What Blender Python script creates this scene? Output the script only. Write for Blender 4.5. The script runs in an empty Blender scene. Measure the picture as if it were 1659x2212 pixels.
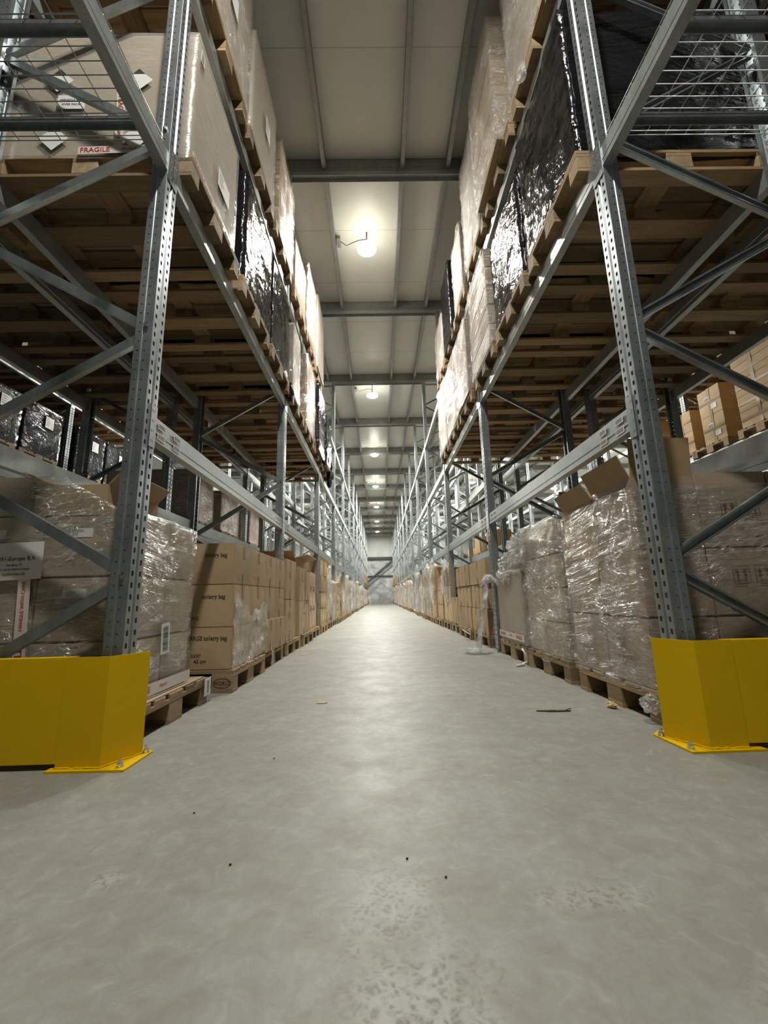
import bpy, bmesh, math, random
from mathutils import Vector, Matrix, noise
random.seed(7)
SC = bpy.context.scene
COL = SC.collection
PI = math.pi
P = 2.8; NY0 = 1.822            # bay pitch, first frame
XL, XR = -1.065, 1.239          # aisle faces of the two racks
LEV = [0, 1.424, 2.885, 4.349]  # beam centre heights
BH = .12
TOPZ = 6.13
DEP = 1.06
ORD = ['zeroth','first','second','third','fourth','fifth','sixth','seventh','eighth','ninth','tenth','eleventh','twelfth','thirteenth','fourteenth','fifteenth','sixteenth','seventeenth','eighteenth','nineteenth','twentieth']
def NY(n): return NY0 + P*(n-1)

# ------------------------------------------------------------------ materials
def mat(name):
    m = bpy.data.materials.new(name); m.use_nodes = True
    nt = m.node_tree; nt.nodes.clear()
    out = nt.nodes.new('ShaderNodeOutputMaterial')
    return m, nt, out
def nd(nt, t, **k):
    n = nt.nodes.new(t)
    for a, v in k.items():
        if a in ('op',): n.operation = v
        elif hasattr(n, a) and not a.startswith('i_'): setattr(n, a, v)
    return n
def lk(nt, a, b): nt.links.new(a, b)
def ramp(nt, src, stops):
    r = nt.nodes.new('ShaderNodeValToRGB')
    e = r.color_ramp.elements
    while len(e) < len(stops): e.new(.5)
    for i, (p, c) in enumerate(stops):
        e[i].position = p
        e[i].color = (c, c, c, 1) if isinstance(c, (int, float)) else (*c, 1)
    lk(nt, src, r.inputs[0]); return r
def coords(nt, scale=(1,1,1), rot=(0,0,0), kind='Object', rnd=False):
    tc = nt.nodes.new('ShaderNodeTexCoord'); mp = nt.nodes.new('ShaderNodeMapping')
    mp.inputs['Scale'].default_value = scale; mp.inputs['Rotation'].default_value = rot
    lk(nt, tc.outputs[kind], mp.inputs['Vector'])
    if rnd:
        oi = nt.nodes.new('ShaderNodeObjectInfo')
        m = nt.nodes.new('ShaderNodeMath'); m.operation = 'MULTIPLY'; m.inputs[1].default_value = 37.0
        lk(nt, oi.outputs['Random'], m.inputs[0])
        cx = nt.nodes.new('ShaderNodeCombineXYZ')
        for i in range(3): lk(nt, m.outputs[0], cx.inputs[i])
        lk(nt, cx.outputs[0], mp.inputs['Location'])
    return mp.outputs[0]
def noi(nt, vec, scale, detail=4, rough=.55, dist=0):
    n = nt.nodes.new('ShaderNodeTexNoise'); n.inputs['Scale'].default_value = scale
    n.inputs['Detail'].default_value = detail; n.inputs['Roughness'].default_value = rough
    n.inputs['Distortion'].default_value = dist
    lk(nt, vec, n.inputs['Vector']); return n.outputs['Fac']
def prin(nt, out, **k):
    b = nt.nodes.new('ShaderNodeBsdfPrincipled')
    for a, v in k.items():
        s = b.inputs[a.replace('_', ' ')]
        if hasattr(v, 'links') or hasattr(v, 'is_output'): lk(nt, v, s)
        elif isinstance(v, tuple): s.default_value = (*v, 1) if len(v) == 3 else v
        else: s.default_value = v
    if out is not None: lk(nt, b.outputs[0], out.inputs['Surface'])
    return b
def bump(nt, h, strength=.3, dist=.01):
    b = nt.nodes.new('ShaderNodeBump'); b.inputs['Strength'].default_value = strength
    b.inputs['Distance'].default_value = dist; lk(nt, h, b.inputs['Height']); return b.outputs[0]
def mixc(nt, fac, a, b, mode='MIX'):
    m = nt.nodes.new('ShaderNodeMix'); m.data_type = 'RGBA'; m.blend_type = mode
    for v, s in ((fac, m.inputs[0]), (a, m.inputs[6]), (b, m.inputs[7])):
        if hasattr(v, 'is_output'): lk(nt, v, s)
        elif isinstance(v, tuple): s.default_value = (*v, 1)
        else: s.default_value = v
    return m.outputs[2]
def mth(nt, op, a, b=None):
    m = nt.nodes.new('ShaderNodeMath'); m.operation = op
    for i, v in enumerate((a, b)):
        if v is None: continue
        if hasattr(v, 'is_output'): lk(nt, v, m.inputs[i])
        else: m.inputs[i].default_value = v
    return m.outputs[0]
def orand(nt):
    return nt.nodes.new('ShaderNodeObjectInfo').outputs['Random']

def simple(name, col, rough=.5, metal=0, nsc=8, var=.12, bmp=0.0, **k):
    m, nt, out = mat(name)
    v = coords(nt, rnd=True); n = noi(nt, v, nsc)
    lo = tuple(c*(1-var) for c in col); hi = tuple(min(1, c*(1+var)) for c in col)
    r = ramp(nt, n, [(.3, lo), (.7, hi)])
    a = dict(Base_Color=r.outputs[0], Roughness=rough, Metallic=metal)
    if bmp: a['Normal'] = bump(nt, n, bmp, .004)
    a.update(k)
    prin(nt, out, **a); return m
M = {}
def galv(name, c0, c1, r0=.3, r1=.5, metal=.75):
    m, nt, out = mat(name)
    v = coords(nt, rnd=True)
    vo = nt.nodes.new('ShaderNodeTexVoronoi'); vo.inputs['Scale'].default_value = 55; lk(nt, v, vo.inputs['Vector'])
    n = noi(nt, v, 6, 5); s = noi(nt, coords(nt, (40, 40, 1.5), rnd=True), 1, 3)
    f = mth(nt, 'ADD', mth(nt, 'MULTIPLY', n, .6), mth(nt, 'MULTIPLY', s, .4))
    c = ramp(nt, f, [(.35, c0), (.65, c1)]).outputs[0]
    c = mixc(nt, .12, c, vo.outputs['Color'], 'SOFT_LIGHT')
    ro = nt.nodes.new('ShaderNodeMapRange'); ro.inputs[3].default_value = r0; ro.inputs[4].default_value = r1
    lk(nt, n, ro.inputs[0])
    prin(nt, out, Base_Color=c, Metallic=metal, Roughness=ro.outputs[0]); return m
M['galv'] = galv('galvanised_steel', (.30,.335,.35), (.44,.475,.49), .28, .46, .8)
M['beam'] = galv('galvanised_beam', (.36,.39,.39), (.46,.49,.49), .33, .5, .65)
M['roofsteel'] = galv('roof_steel', (.25,.26,.25), (.34,.35,.33), .4, .6, .5)
M['wire'] = galv('wire_steel', (.45,.46,.46), (.6,.6,.6), .3, .4, .7)
M['bolt'] = simple('zinc_bolt', (.75,.74,.68), .25, 1)
M['yellow'] = simple('yellow_paint', (.72,.45,.0), .5, 0, 3, .05, .05, Specular_IOR_Level=.25)
M['darksteel'] = simple('dark_steel_paint', (.045,.055,.055), .5, .2)
M['rust'] = simple('bracket', (.30,.29,.25), .6)
# wood
def wood(name, c0, c1, c2, axis):
    m, nt, out = mat(name)
    sc = {'X': (1.2, 16, 16), 'Y': (16, 1.2, 16), 'N': (9, 9, 9)}[axis]
    n = noi(nt, coords(nt, sc, rnd=True), 2.2, 6, .65, .6)
    n2 = noi(nt, coords(nt, rnd=True), 3, 4, .6)
    c = ramp(nt, n, [(.25, c0), (.5, c1), (.75, c2)]).outputs[0]
    c = mixc(nt, mth(nt, 'MULTIPLY', n2, .55), c, (c0[0]*.55, c0[1]*.5, c0[2]*.45))
    tint = ramp(nt, orand(nt), [(0, .42), (.45, .8), (1, 1.0)]).outputs[0]
    c = mixc(nt, 1.0, c, tint, 'MULTIPLY')
    vo = nt.nodes.new('ShaderNodeTexVoronoi'); vo.inputs['Scale'].default_value = 2.3
    lk(nt, coords(nt, (1, 3, 3) if axis == 'X' else (3, 1, 3), rnd=True), vo.inputs['Vector'])
    kn = ramp(nt, vo.outputs['Distance'], [(.03, 0.0), (.075, 1.0)]).outputs[0]
    c = mixc(nt, kn, (.07, .035, .015), c)
    prin(nt, out, Base_Color=c, Roughness=.75, Normal=bump(nt, n, .35, .003)); return m
M['woodx'] = wood('pallet_wood_long', (.31,.20,.10), (.50,.345,.185), (.64,.47,.28), 'X')
M['woody'] = wood('pallet_wood_cross', (.31,.20,.10), (.50,.345,.185), (.64,.47,.28), 'Y')
M['block'] = wood('pallet_block', (.28,.19,.10), (.44,.32,.18), (.56,.43,.26), 'N')
def chip():
    m, nt, out = mat('chipboard')
    vo = nt.nodes.new('ShaderNodeTexVoronoi'); vo.inputs['Scale'].default_value = 160
    lk(nt, coords(nt), vo.inputs['Vector'])
    c = mixc(nt, .5, (.22,.14,.07), vo.outputs['Color'], 'MULTIPLY')
    c2 = mixc(nt, noi(nt, coords(nt), 60), c, (.36,.25,.13))
    prin(nt, out, Base_Color=c2, Roughness=.8); return m
M['chip'] = chip()
# cardboard
def card(name, col, var=.10):
    m, nt, out = mat(name)
    n = noi(nt, coords(nt, rnd=True), 4, 5, .6); fl = noi(nt, coords(nt, (3, 3, 90), rnd=True), 1, 2)
    lo = tuple(c*(1-var) for c in col); hi = tuple(c*(1+var*.6) for c in col)
    c = ramp(nt, n, [(.3, lo), (.7, hi)]).outputs[0]
    t = ramp(nt, orand(nt), [(0, .84), (1, 1.0)]).outputs[0]
    c = mixc(nt, 1.0, c, t, 'MULTIPLY')
    h = mth(nt, 'ADD', n, mth(nt, 'MULTIPLY', fl, .3))
    prin(nt, out, Base_Color=c, Roughness=.72, Normal=bump(nt, h, .25, .004)); return m
M['card'] = card('brown_cardboard', (.52,.375,.22))
M['cardlit'] = card('light_cardboard', (.60,.42,.22))
M['cardgrey'] = card('grey_brown_cardboard', (.54,.44,.33))
M['cardpink'] = card('dull_brown_cardboard', (.45,.34,.255))
M['cardin'] = card('cardboard_inside', (.50,.345,.19))
M['tape'] = simple('packing_tape', (.36,.24,.12), .3)
M['white'] = simple('label_paper', (.78,.78,.76), .55, var=.04)
M['ink'] = simple('black_ink', (.035,.028,.022), .6)
M['inkbrown'] = simple('faded_ink', (.12,.08,.05), .7)
M['red'] = simple('red_ink', (.45,.035,.03), .55)
M['ftape'] = simple('white_fragile_tape', (.72,.64,.60), .35, var=.06)
# films
def film(name, body, base_fac, streak_fac, haze, rot, seed=0, rough=.13, opaque=False, bs=.9, crinkle=1.0):
    m, nt, out = mat(name)
    tc = nt.nodes.new('ShaderNodeTexCoord')
    # streaks run along the face (x or y) and are tight in z, slightly tilted
    def streak(rotx, sc, det=3):
        mp = nt.nodes.new('ShaderNodeMapping'); mp.inputs['Rotation'].default_value = rotx
        lk(nt, tc.outputs['Object'], mp.inputs['Vector'])
        mp2 = nt.nodes.new('ShaderNodeMapping'); mp2.inputs['Scale'].default_value = sc
        lk(nt, mp.outputs[0], mp2.inputs['Vector'])
        oi = nt.nodes.new('ShaderNodeObjectInfo')
        mu = mth(nt, 'MULTIPLY', oi.outputs['Random'], 41.0)
        cx = nt.nodes.new('ShaderNodeCombineXYZ')
        for i in range(3): lk(nt, mu, cx.inputs[i])
        lk(nt, cx.outputs[0], mp2.inputs['Location'])
        return noi(nt, mp2.outputs[0], 1.0, det, .6, .25)
    s1 = streak((rot, rot*.6, 0), (1.6, 1.6, 34))
    s2 = streak((-rot*2.2, -rot*1.9, 0), (2.2, 2.2, 22))
    s3 = streak((rot*4.5, rot*3.5, 0), (2.5, 2.5, 30), 2)
    cr = noi(nt, coords(nt, rnd=True), 22, 4, .6, 1.6)
    big = noi(nt, coords(nt, rnd=True), 2.4, 2)
    big2 = noi(nt, coords(nt, rnd=True), 3.7, 3)
    sel = ramp(nt, big, [(.42, 0.0), (.58, 1.0)]).outputs[0]
    h = mixc(nt, sel, s1, s2)
    h = mth(nt, 'ADD', h, mth(nt, 'MULTIPLY', cr, .35*crinkle))
    h = mth(nt, 'MULTIPLY', h, ramp(nt, big2, [(.38, .12 if opaque else .35), (.6, 1.0)]).outputs[0])
    nrm = bump(nt, h, bs, .045)
    def thin(x, w):
        d = mth(nt, 'ABSOLUTE', mth(nt, 'SUBTRACT', x, .5))
        return ramp(nt, d, [(0.0, 1.0), (w, 0.0)]).outputs[0]
    l1 = thin(s1, .020); l2 = mth(nt, 'MULTIPLY', thin(s2, .020), sel); l3 = mth(nt, 'MULTIPLY', thin(s3, .020), ramp(nt, big2, [(.5, 0.0), (.62, 1.0)]).outputs[0])
    l4 = mth(nt, 'MULTIPLY', thin(cr, .03), .5*crinkle)
    broad = mth(nt, 'MULTIPLY', ramp(nt, s1, [(.54, 0.0), (.72, 1.0)]).outputs[0], .3)
    glint_ridge = mth(nt, 'MAXIMUM', mth(nt, 'MAXIMUM', l1, l2), mth(nt, 'MAXIMUM', l3, mth(nt, 'MAXIMUM', l4, broad)))
    # film whitens where bunched; these streaks also carry painted-in lamp glints
    glint_ridge = mth(nt, 'MULTIPLY', glint_ridge, ramp(nt, big2, [(.35, .18), (.62, 1.0)]).outputs[0])
    fac = mth(nt, 'MINIMUM', mth(nt, 'ADD', mth(nt, 'MULTIPLY', glint_ridge, streak_fac), base_fac), .95)
    if opaque:
        prin(nt, out, Base_Color=body, Roughness=rough, Normal=nrm, Specular_IOR_Level=.5)
        return m
    rg = ramp(nt, glint_ridge, [(0.0, rough), (1.0, .33)]).outputs[0]
    g = nt.nodes.new('ShaderNodeBsdfGlossy'); lk(nt, rg, g.inputs['Roughness'])
    g.inputs['Color'].default_value = (.97, .97, .97, 1); lk(nt, nrm, g.inputs['Normal'])
    d = nt.nodes.new('ShaderNodeBsdfDiffuse'); d.inputs['Color'].default_value = (*body, 1)
    tl = nt.nodes.new('ShaderNodeBsdfTranslucent'); tl.inputs['Color'].default_value = (*body, 1)
    dm = nt.nodes.new('ShaderNodeMixShader'); dm.inputs[0].default_value = .25
    lk(nt, d.outputs[0], dm.inputs[1]); lk(nt, tl.outputs[0], dm.inputs[2])
    mx = nt.nodes.new('ShaderNodeMixShader'); lk(nt, mth(nt, 'ADD', haze, mth(nt, 'MULTIPLY', glint_ridge, .45)), mx.inputs[0])
    lk(nt, g.outputs[0], mx.inputs[1]); lk(nt, dm.outputs[0], mx.inputs[2])
    t = nt.nodes.new('ShaderNodeBsdfTransparent'); t.inputs['Color'].default_value = (.97,.97,.97,1)
    fm = nt.nodes.new('ShaderNodeMixShader'); lk(nt, fac, fm.inputs[0])
    lk(nt, t.outputs[0], fm.inputs[1]); lk(nt, mx.outputs[0], fm.inputs[2])
    lk(nt, fm.outputs[0], out.inputs['Surface']); return m
M['film'] = film('clear_stretch_film', (.95,.94,.92), .13, .80, .12, .12, bs=1.0)
M['filmsmooth'] = film('smooth_stretch_film', (.80,.79,.76), .28, .14, .55, .05, rough=.22, bs=.35, crinkle=.3)
M['filmwhite'] = film('crumpled_film', (.94,.94,.92), .27, .62, .3, .5, rough=.14, bs=1.0, crinkle=2.2)
M['black'] = film('black_stretch_film', (.010,.010,.012), 0, 0, 0, .22, rough=.09, opaque=True, bs=.5, crinkle=.6)
# floor
def floor_mat():
    m, nt, out = mat('polished_concrete')
    v = coords(nt)
    n1 = noi(nt, v, .9, 6, .6, .3); n2 = noi(nt, v, 5.5, 6, .65); n3 = noi(nt, v, 45, 4, .6)
    c = ramp(nt, n1, [(.3, (.245,.244,.219)), (.5, (.292,.294,.268)), (.72, (.34,.339,.311))]).outputs[0]
    c = mixc(nt, mth(nt, 'MULTIPLY', ramp(nt, n2, [(.42, 0.0), (.72, 1.0)]).outputs[0], .62), c, (.215,.195,.16))
    n4 = noi(nt, v, 17, 5, .7, .8)
    c = mixc(nt, mth(nt, 'MULTIPLY', ramp(nt, n4, [(.45, 0.0), (.7, 1.0)]).outputs[0], .5), c, (.195,.182,.152))
    c = mixc(nt, mth(nt, 'MULTIPLY', ramp(nt, n4, [(.28, 1.0), (.45, 0.0)]).outputs[0], .5), c, (.39,.39,.362))
    c = mixc(nt, mth(nt, 'MULTIPLY', ramp(nt, n3, [(.35, 0.0), (.7, 1.0)]).outputs[0], .12), c, (.345,.345,.32))
    # worn pitted patch in the middle of the aisle near the crossing
    vo = nt.nodes.new('ShaderNodeTexVoronoi'); vo.inputs['Scale'].default_value = 64
    wv = nt.nodes.new('ShaderNodeVectorMath'); wv.operation = 'ADD'; lk(nt, v, wv.inputs[0])
    nn = nt.nodes.new('ShaderNodeTexNoise'); nn.inputs['Scale'].default_value = 30; lk(nt, v, nn.inputs['Vector'])
    sc = nt.nodes.new('ShaderNodeVectorMath'); sc.operation = 'SCALE'; sc.inputs['Scale'].default_value = .05
    lk(nt, nn.outputs['Color'], sc.inputs[0]); lk(nt, sc.outputs[0], wv.inputs[1]); lk(nt, wv.outputs[0], vo.inputs['Vector'])
    chips = ramp(nt, vo.outputs['Distance'], [(.22, 1.0), (.36, 0.0)]).outputs[0]
    light = ramp(nt, vo.outputs['Distance'], [(.42, 0.0), (.6, 1.0)]).outputs[0]
    def blob(x, y, rx, ry, lo=.35, hi=1.0):
        mp = nt.nodes.new('ShaderNodeMapping'); tc = nt.nodes.new('ShaderNodeTexCoord')
        mp.vector_type = 'POINT'; mp.inputs['Location'].default_value = (-x/rx, -y/ry, 0); mp.inputs['Scale'].default_value = (1/rx, 1/ry, 0)
        lk(nt, tc.outputs['Object'], mp.inputs['Vector'])
        ln = nt.nodes.new('ShaderNodeVectorMath'); ln.operation = 'LENGTH'; lk(nt, mp.outputs[0], ln.inputs[0])
        wob = mth(nt, 'ADD', ln.outputs['Value'], mth(nt, 'MULTIPLY', mth(nt, 'SUBTRACT', noi(nt, v, 9, 5, .7), .5), 1.6))
        return ramp(nt, wob, [(lo, 1.0), (hi, 0.0)]).outputs[0]
    wear = mth(nt, 'MAXIMUM', blob(.03, .72, .16, .22), mth(nt, 'MULTIPLY', blob(.02, .98, .13, .18), .6))
    wear = mth(nt, 'MAXIMUM', wear, mth(nt, 'MULTIPLY', blob(.42, .98, .16, .05), .8))
    wear = mth(nt, 'MAXIMUM', wear, mth(nt, 'MULTIPLY', blob(-.62, 1.08, .05, .05), .8))
    wear = mth(nt, 'MAXIMUM', wear, mth(nt, 'MULTIPLY', blob(.62, .75, .1, .06), .6))
    c = mixc(nt, mth(nt, 'MULTIPLY', mth(nt, 'MULTIPLY', chips, wear), .55), c, (.13,.115,.09))
    c = mixc(nt, mth(nt, 'MULTIPLY', mth(nt, 'MULTIPLY', light, wear), .3), c, (.52,.52,.49))
    # thin scuffs
    s = noi(nt, coords(nt, (1.2, 14, 1), (0,0,.4)), 2.2, 5, .7, 1.5)
    c = mixc(nt, mth(nt, 'MULTIPLY', ramp(nt, s, [(.66, 0.0), (.72, 1.0)]).outputs[0], .22), c, (.19,.18,.15))
    ro = nt.nodes.new('ShaderNodeMapRange'); ro.inputs[3].default_value = .36; ro.inputs[4].default_value = .62; lk(nt, n2, ro.inputs[0])
    h = mth(nt, 'ADD', mth(nt, 'MULTIPLY', n2, .6), mth(nt, 'MULTIPLY', n3, .2))
    prin(nt, out, Base_Color=c, Roughness=ro.outputs[0], Normal=bump(nt, h, .25, .006), Specular_IOR_Level=.32); return m
M['floor'] = floor_mat()
def wall_mat():
    m, nt, out = mat('precast_concrete')
    v = coords(nt); n = noi(nt, v, 1.1, 6, .65, 1.0)
    c = ramp(nt, n, [(.32, (.22,.24,.245)), (.5, (.40,.425,.43)), (.68, (.56,.58,.58))]).outputs[0]
    prin(nt, out, Base_Color=c, Roughness=.6); return m
M['conc'] = wall_mat()
def panel_mat(name, col, axis, period):
    m, nt, out = mat(name)
    tc = nt.nodes.new('ShaderNodeTexCoord'); sp = nt.nodes.new('ShaderNodeSeparateXYZ'); lk(nt, tc.outputs['Object'], sp.inputs[0])
    f = mth(nt, 'FRACT', mth(nt, 'DIVIDE', sp.outputs[axis], period))
    g = ramp(nt, f, [(0, .55), (.012, 1.0)]).outputs[0]
    n = noi(nt, coords(nt), 2.2, 4); b = ramp(nt, n, [(.3, tuple(x*.94 for x in col)), (.7, col)]).outputs[0]
    n2 = noi(nt, coords(nt), 90, 2)
    c = mixc(nt, 1.0, b, g, 'MULTIPLY')
    prin(nt, out, Base_Color=c, Roughness=.42, Normal=bump(nt, n2, .08, .002)); return m
M['wpanel'] = panel_mat('white_wall_panel', (.52,.545,.53), 'X', 1.1)
M['ceil'] = panel_mat('roof_deck', (.79,.805,.765), 'Y', 1.15)
def emis(name, col, s):
    m, nt, out = mat(name); e = nt.nodes.new('ShaderNodeEmission')
    e.inputs[0].default_value = (*col, 1); e.inputs[1].default_value = s; lk(nt, e.outputs[0], out.inputs['Surface']); return m
M['lamp'] = emis('lamp_diffuser', (1, .93, .74), 30)
M['lamp'].cycles.emission_sampling = 'NONE'
M['housing'] = simple('lamp_housing', (.55,.55,.52), .5)
M['plasticwhite'] = simple('white_plastic', (.8,.8,.78), .4)
M['redstuff'] = simple('red_carton', (.30,.05,.04), .5)
M['printbox'] = simple('printed_carton', (.52,.36,.17), .5)

# ------------------------------------------------------------------ mesh helpers
class MB:
    def __init__(s): s.v = []; s.f = []
    def box(s, x0, x1, y0, y1, z0, z1, mtx=None):
        b = len(s.v)
        pts = [Vector(p) for p in ((x0,y0,z0),(x1,y0,z0),(x1,y1,z0),(x0,y1,z0),(x0,y0,z1),(x1,y0,z1),(x1,y1,z1),(x0,y1,z1))]
        if mtx: pts = [mtx @ p for p in pts]
        s.v += [tuple(p) for p in pts]
        s.f += [tuple(b+i for i in q) for q in ((0,3,2,1),(4,5,6,7),(0,1,5,4),(1,2,6,5),(2,3,7,6),(3,0,4,7))]
        return s
    def quad(s, *p):
        b = len(s.v); s.v += [tuple(q) for q in p]; s.f.append(tuple(range(b, b+len(p)))); return s
    def bar(s, a, b, w, h, up=(0,0,1)):
        a, b = Vector(a), Vector(b); d = (b-a); L = d.length; z = d.normalized()
        u = Vector(up); x = u.cross(z)
        if x.length < 1e-4: x = Vector((1,0,0)).cross(z)
        x.normalize(); y = z.cross(x)
        m = Matrix((x, y, z)).transposed().to_4x4(); m.translation = a
        return s.box(-w/2, w/2, -h/2, h/2, 0, L, m)
    def tube(s, pts, r, n=6, cap=True):
        pts = [Vector(p) for p in pts]; b0 = len(s.v)
        for i, p in enumerate(pts):
            d = (pts[min(i+1, len(pts)-1)] - pts[max(i-1, 0)]).normalized()
            x = d.cross(Vector((0,0,1)))
            if x.length < 1e-3: x = d.cross(Vector((1,0,0)))
            x.normalize(); y = d.cross(x)
            for k in range(n):
                a = 2*PI*k/n; s.v.append(tuple(p + x*math.cos(a)*r + y*math.sin(a)*r))
        for i in range(len(pts)-1):
            for k in range(n):
                a = b0+i*n+k; c = b0+i*n+(k+1) % n
                s.f.append((a, c, c+n, a+n))
        if cap:
            s.f.append(tuple(b0+k for k in range(n))); s.f.append(tuple(b0+(len(pts)-1)*n+k for k in range(n-1,-1,-1)))
        return s
    def lathe(s, prof, n=24, c=(0,0)):
        b0 = len(s.v)
        for r, z in prof:
            for k in range(n):
                a = 2*PI*k/n; s.v.append((c[0]+r*math.cos(a), c[1]+r*math.sin(a), z))
        for i in range(len(prof)-1):
            for k in range(n):
                a = b0+i*n+k; d = b0+i*n+(k+1) % n
                s.f.append((a, d, d+n, a+n))
        s.f.append(tuple(b0+k for k in range(n-1,-1,-1))); s.f.append(tuple(b0+(len(prof)-1)*n+k for k in range(n)))
        return s
    def prism(s, poly, z0, z1):
        b = len(s.v); n = len(poly)
        s.v += [(x, y, z0) for x, y in poly] + [(x, y, z1) for x, y in poly]
        s.f.append(tuple(b+i for i in range(n-1,-1,-1))); s.f.append(tuple(b+n+i for i in range(n)))
        for i in range(n):
            j = (i+1) % n; s.f.append((b+i, b+j, b+n+j, b+n+i))
        return s
    def mesh(s, name, m, bevel=0, smooth=False, solid=0):
        me = bpy.data.meshes.new(name); me.from_pydata(s.v, [], s.f); me.update()
        if bevel or True:
            bm = bmesh.new(); bm.from_mesh(me)
            if solid or bevel: bmesh.ops.remove_doubles(bm, verts=bm.verts, dist=1e-5)
            if bevel:
                bmesh.ops.bevel(bm, geom=bm.edges[:], offset=bevel, segments=1, affect='EDGES')
            if not solid: bmesh.ops.recalc_face_normals(bm, faces=bm.faces)
            bm.to_mesh(me); bm.free()
        if smooth:
            for p in me.polygons: p.use_smooth = True
        if m: me.materials.append(m)
        return me
def link(name, me, parent=None, loc=(0,0,0), rot=(0,0,0)):
    o = bpy.data.objects.new(name, me); COL.objects.link(o)
    o.location = loc; o.rotation_euler = rot
    if parent: o.parent = parent
    return o
def tag(o, label, cat, group=None, kind=None):
    o['label'] = label; o['category'] = cat
    if group: o['group'] = group
    if kind: o['kind'] = kind
    return o
def empty(name, loc=(0,0,0), rz=0):
    o = bpy.data.objects.new(name, None); COL.objects.link(o); o.location = loc; o.rotation_euler = (0,0,rz)
    o.empty_display_size = .1; return o
KIDS = {}
def dup(root, loc, rz=0):
    r = root.copy(); COL.objects.link(r); r.location = loc; r.rotation_euler = (0,0,rz)
    for ch in root.children:
        c = ch.copy(); COL.objects.link(c); c.parent = r; c.matrix_parent_inverse = ch.matrix_parent_inverse
        for g in ch.children:
            d = g.copy(); COL.objects.link(d); d.parent = c
    return r
def struct(name, me):
    o = link(name, me); o['kind'] = 'structure'; return o
def solidified(me, t):
    o = bpy.data.objects.new('tmp', me); COL.objects.link(o)
    md = o.modifiers.new('s', 'SOLIDIFY'); md.thickness = t; md.offset = 0
    dg = bpy.context.evaluated_depsgraph_get(); dg.update()
    n = bpy.data.meshes.new_from_object(o.evaluated_get(dg)); bpy.data.objects.remove(o)
    return n
TXT = {}
def text_mesh(s, size, m, align='CENTER', squash=1.0):
    k = (s, size, m.name, align, squash)
    if k in TXT: return TXT[k]
    c = bpy.data.curves.new('t', 'FONT'); c.body = s; c.size = size; c.align_x = align; c.align_y = 'CENTER'
    c.offset = size*.012; c.resolution_u = 2
    o = bpy.data.objects.new('t', c); COL.objects.link(o)
    dg = bpy.context.evaluated_depsgraph_get(); dg.update()
    me = bpy.data.meshes.new_from_object(o.evaluated_get(dg)); bpy.data.objects.remove(o)
    me.materials.clear(); me.materials.append(m)
    for v in me.vertices: v.co.x *= squash
    TXT[k] = me; return me
FACE = {'-Y': (PI/2, 0, 0), '+X': (PI/2, 0, PI/2), '-X': (PI/2, 0, -PI/2), '+Y': (PI/2, 0, PI), 'UP': (0,0,0)}
def put_text(parent, s, size, m, loc, face, name='printed_text', roll=0, squash=1.0):
    o = link(name, text_mesh(s, size, m, 'CENTER', squash), parent, loc)
    o.rotation_mode = 'XYZ'
    R = (Matrix.Rotation({'-Y':0,'+X':PI/2,'-X':-PI/2,'+Y':PI}[face], 4, 'Z') @ Matrix.Rotation(PI/2, 4, 'X') @ Matrix.Rotation(roll, 4, 'Z'))
    o.rotation_euler = R.to_euler(); return o
def barcode_mesh(w, h, seed=0):
    """ white sticker with black bars, in its local XY plane """
    k = ('bc', w, h, seed)
    if k in TXT: return TXT[k]
    b = MB(); b.box(-w/2, w/2, -h/2, h/2, -.0006, 0)
    me = b.mesh('sticker', M['white']); me.materials.append(M['ink'])
    bm = bmesh.new(); bm.from_mesh(me); rr = random.Random(seed)
    x = -w*.40
    horiz = w >= h
    L, S = (w, h) if horiz else (h, w)
    x = -L*.42
    while x < L*.40:
        t = L*rr.choice((.008, .012, .02)); 
        if horiz: q = [(x, -S*.3), (x+t, -S*.3), (x+t, S*.34), (x, S*.34)]
        else: q = [(-S*.3, x), (S*.32, x), (S*.32, x+t), (-S*.3, x+t)]
        f = bm.faces.new([bm.verts.new((a, c, .0005)) for a, c in q]); f.material_index = 1
        x += t + L*rr.choice((.01, .015, .02))
    bm.to_mesh(me); bm.free(); TXT[k] = me; return me
def put_flat(parent, me, loc, face, name, roll=0):
    o = link(name, me, parent, loc)
    R = (Matrix.Rotation({'-Y':0,'+X':PI/2,'-X':-PI/2,'+Y':PI}[face], 4, 'Z') @ Matrix.Rotation(PI/2, 4, 'X') @ Matrix.Rotation(roll, 4, 'Z'))
    o.rotation_euler = R.to_euler(); return o
def poly_flat(polys, m, name='mark'):
    b = MB()
    for p in polys: b.quad(*[(x, y, .0008) for x, y in p])
    return b.mesh(name, m)
def plain_label(w, h, seed=0):
    k = ('pl', w, h, seed)
    if k in TXT: return TXT[k]
    b = MB(); b.box(-w/2, w/2, -h/2, h/2, -.0006, 0); me = b.mesh('sticker', M['white']); me.materials.append(M['ink'])
    bm = bmesh.new(); bm.from_mesh(me); rr = random.Random(seed)
    for i in range(4):
        y = h*.3 - i*h*.18; x1 = -w*.4 + w*rr.uniform(.25, .5)
        f = bm.faces.new([bm.verts.new((a, c, .0005)) for a, c in ((-w*.4, y), (x1, y), (x1, y+h*.04), (-w*.4, y+h*.04))]); f.material_index = 1
    bm.to_mesh(me); bm.free(); TXT[k] = me; return me

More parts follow.
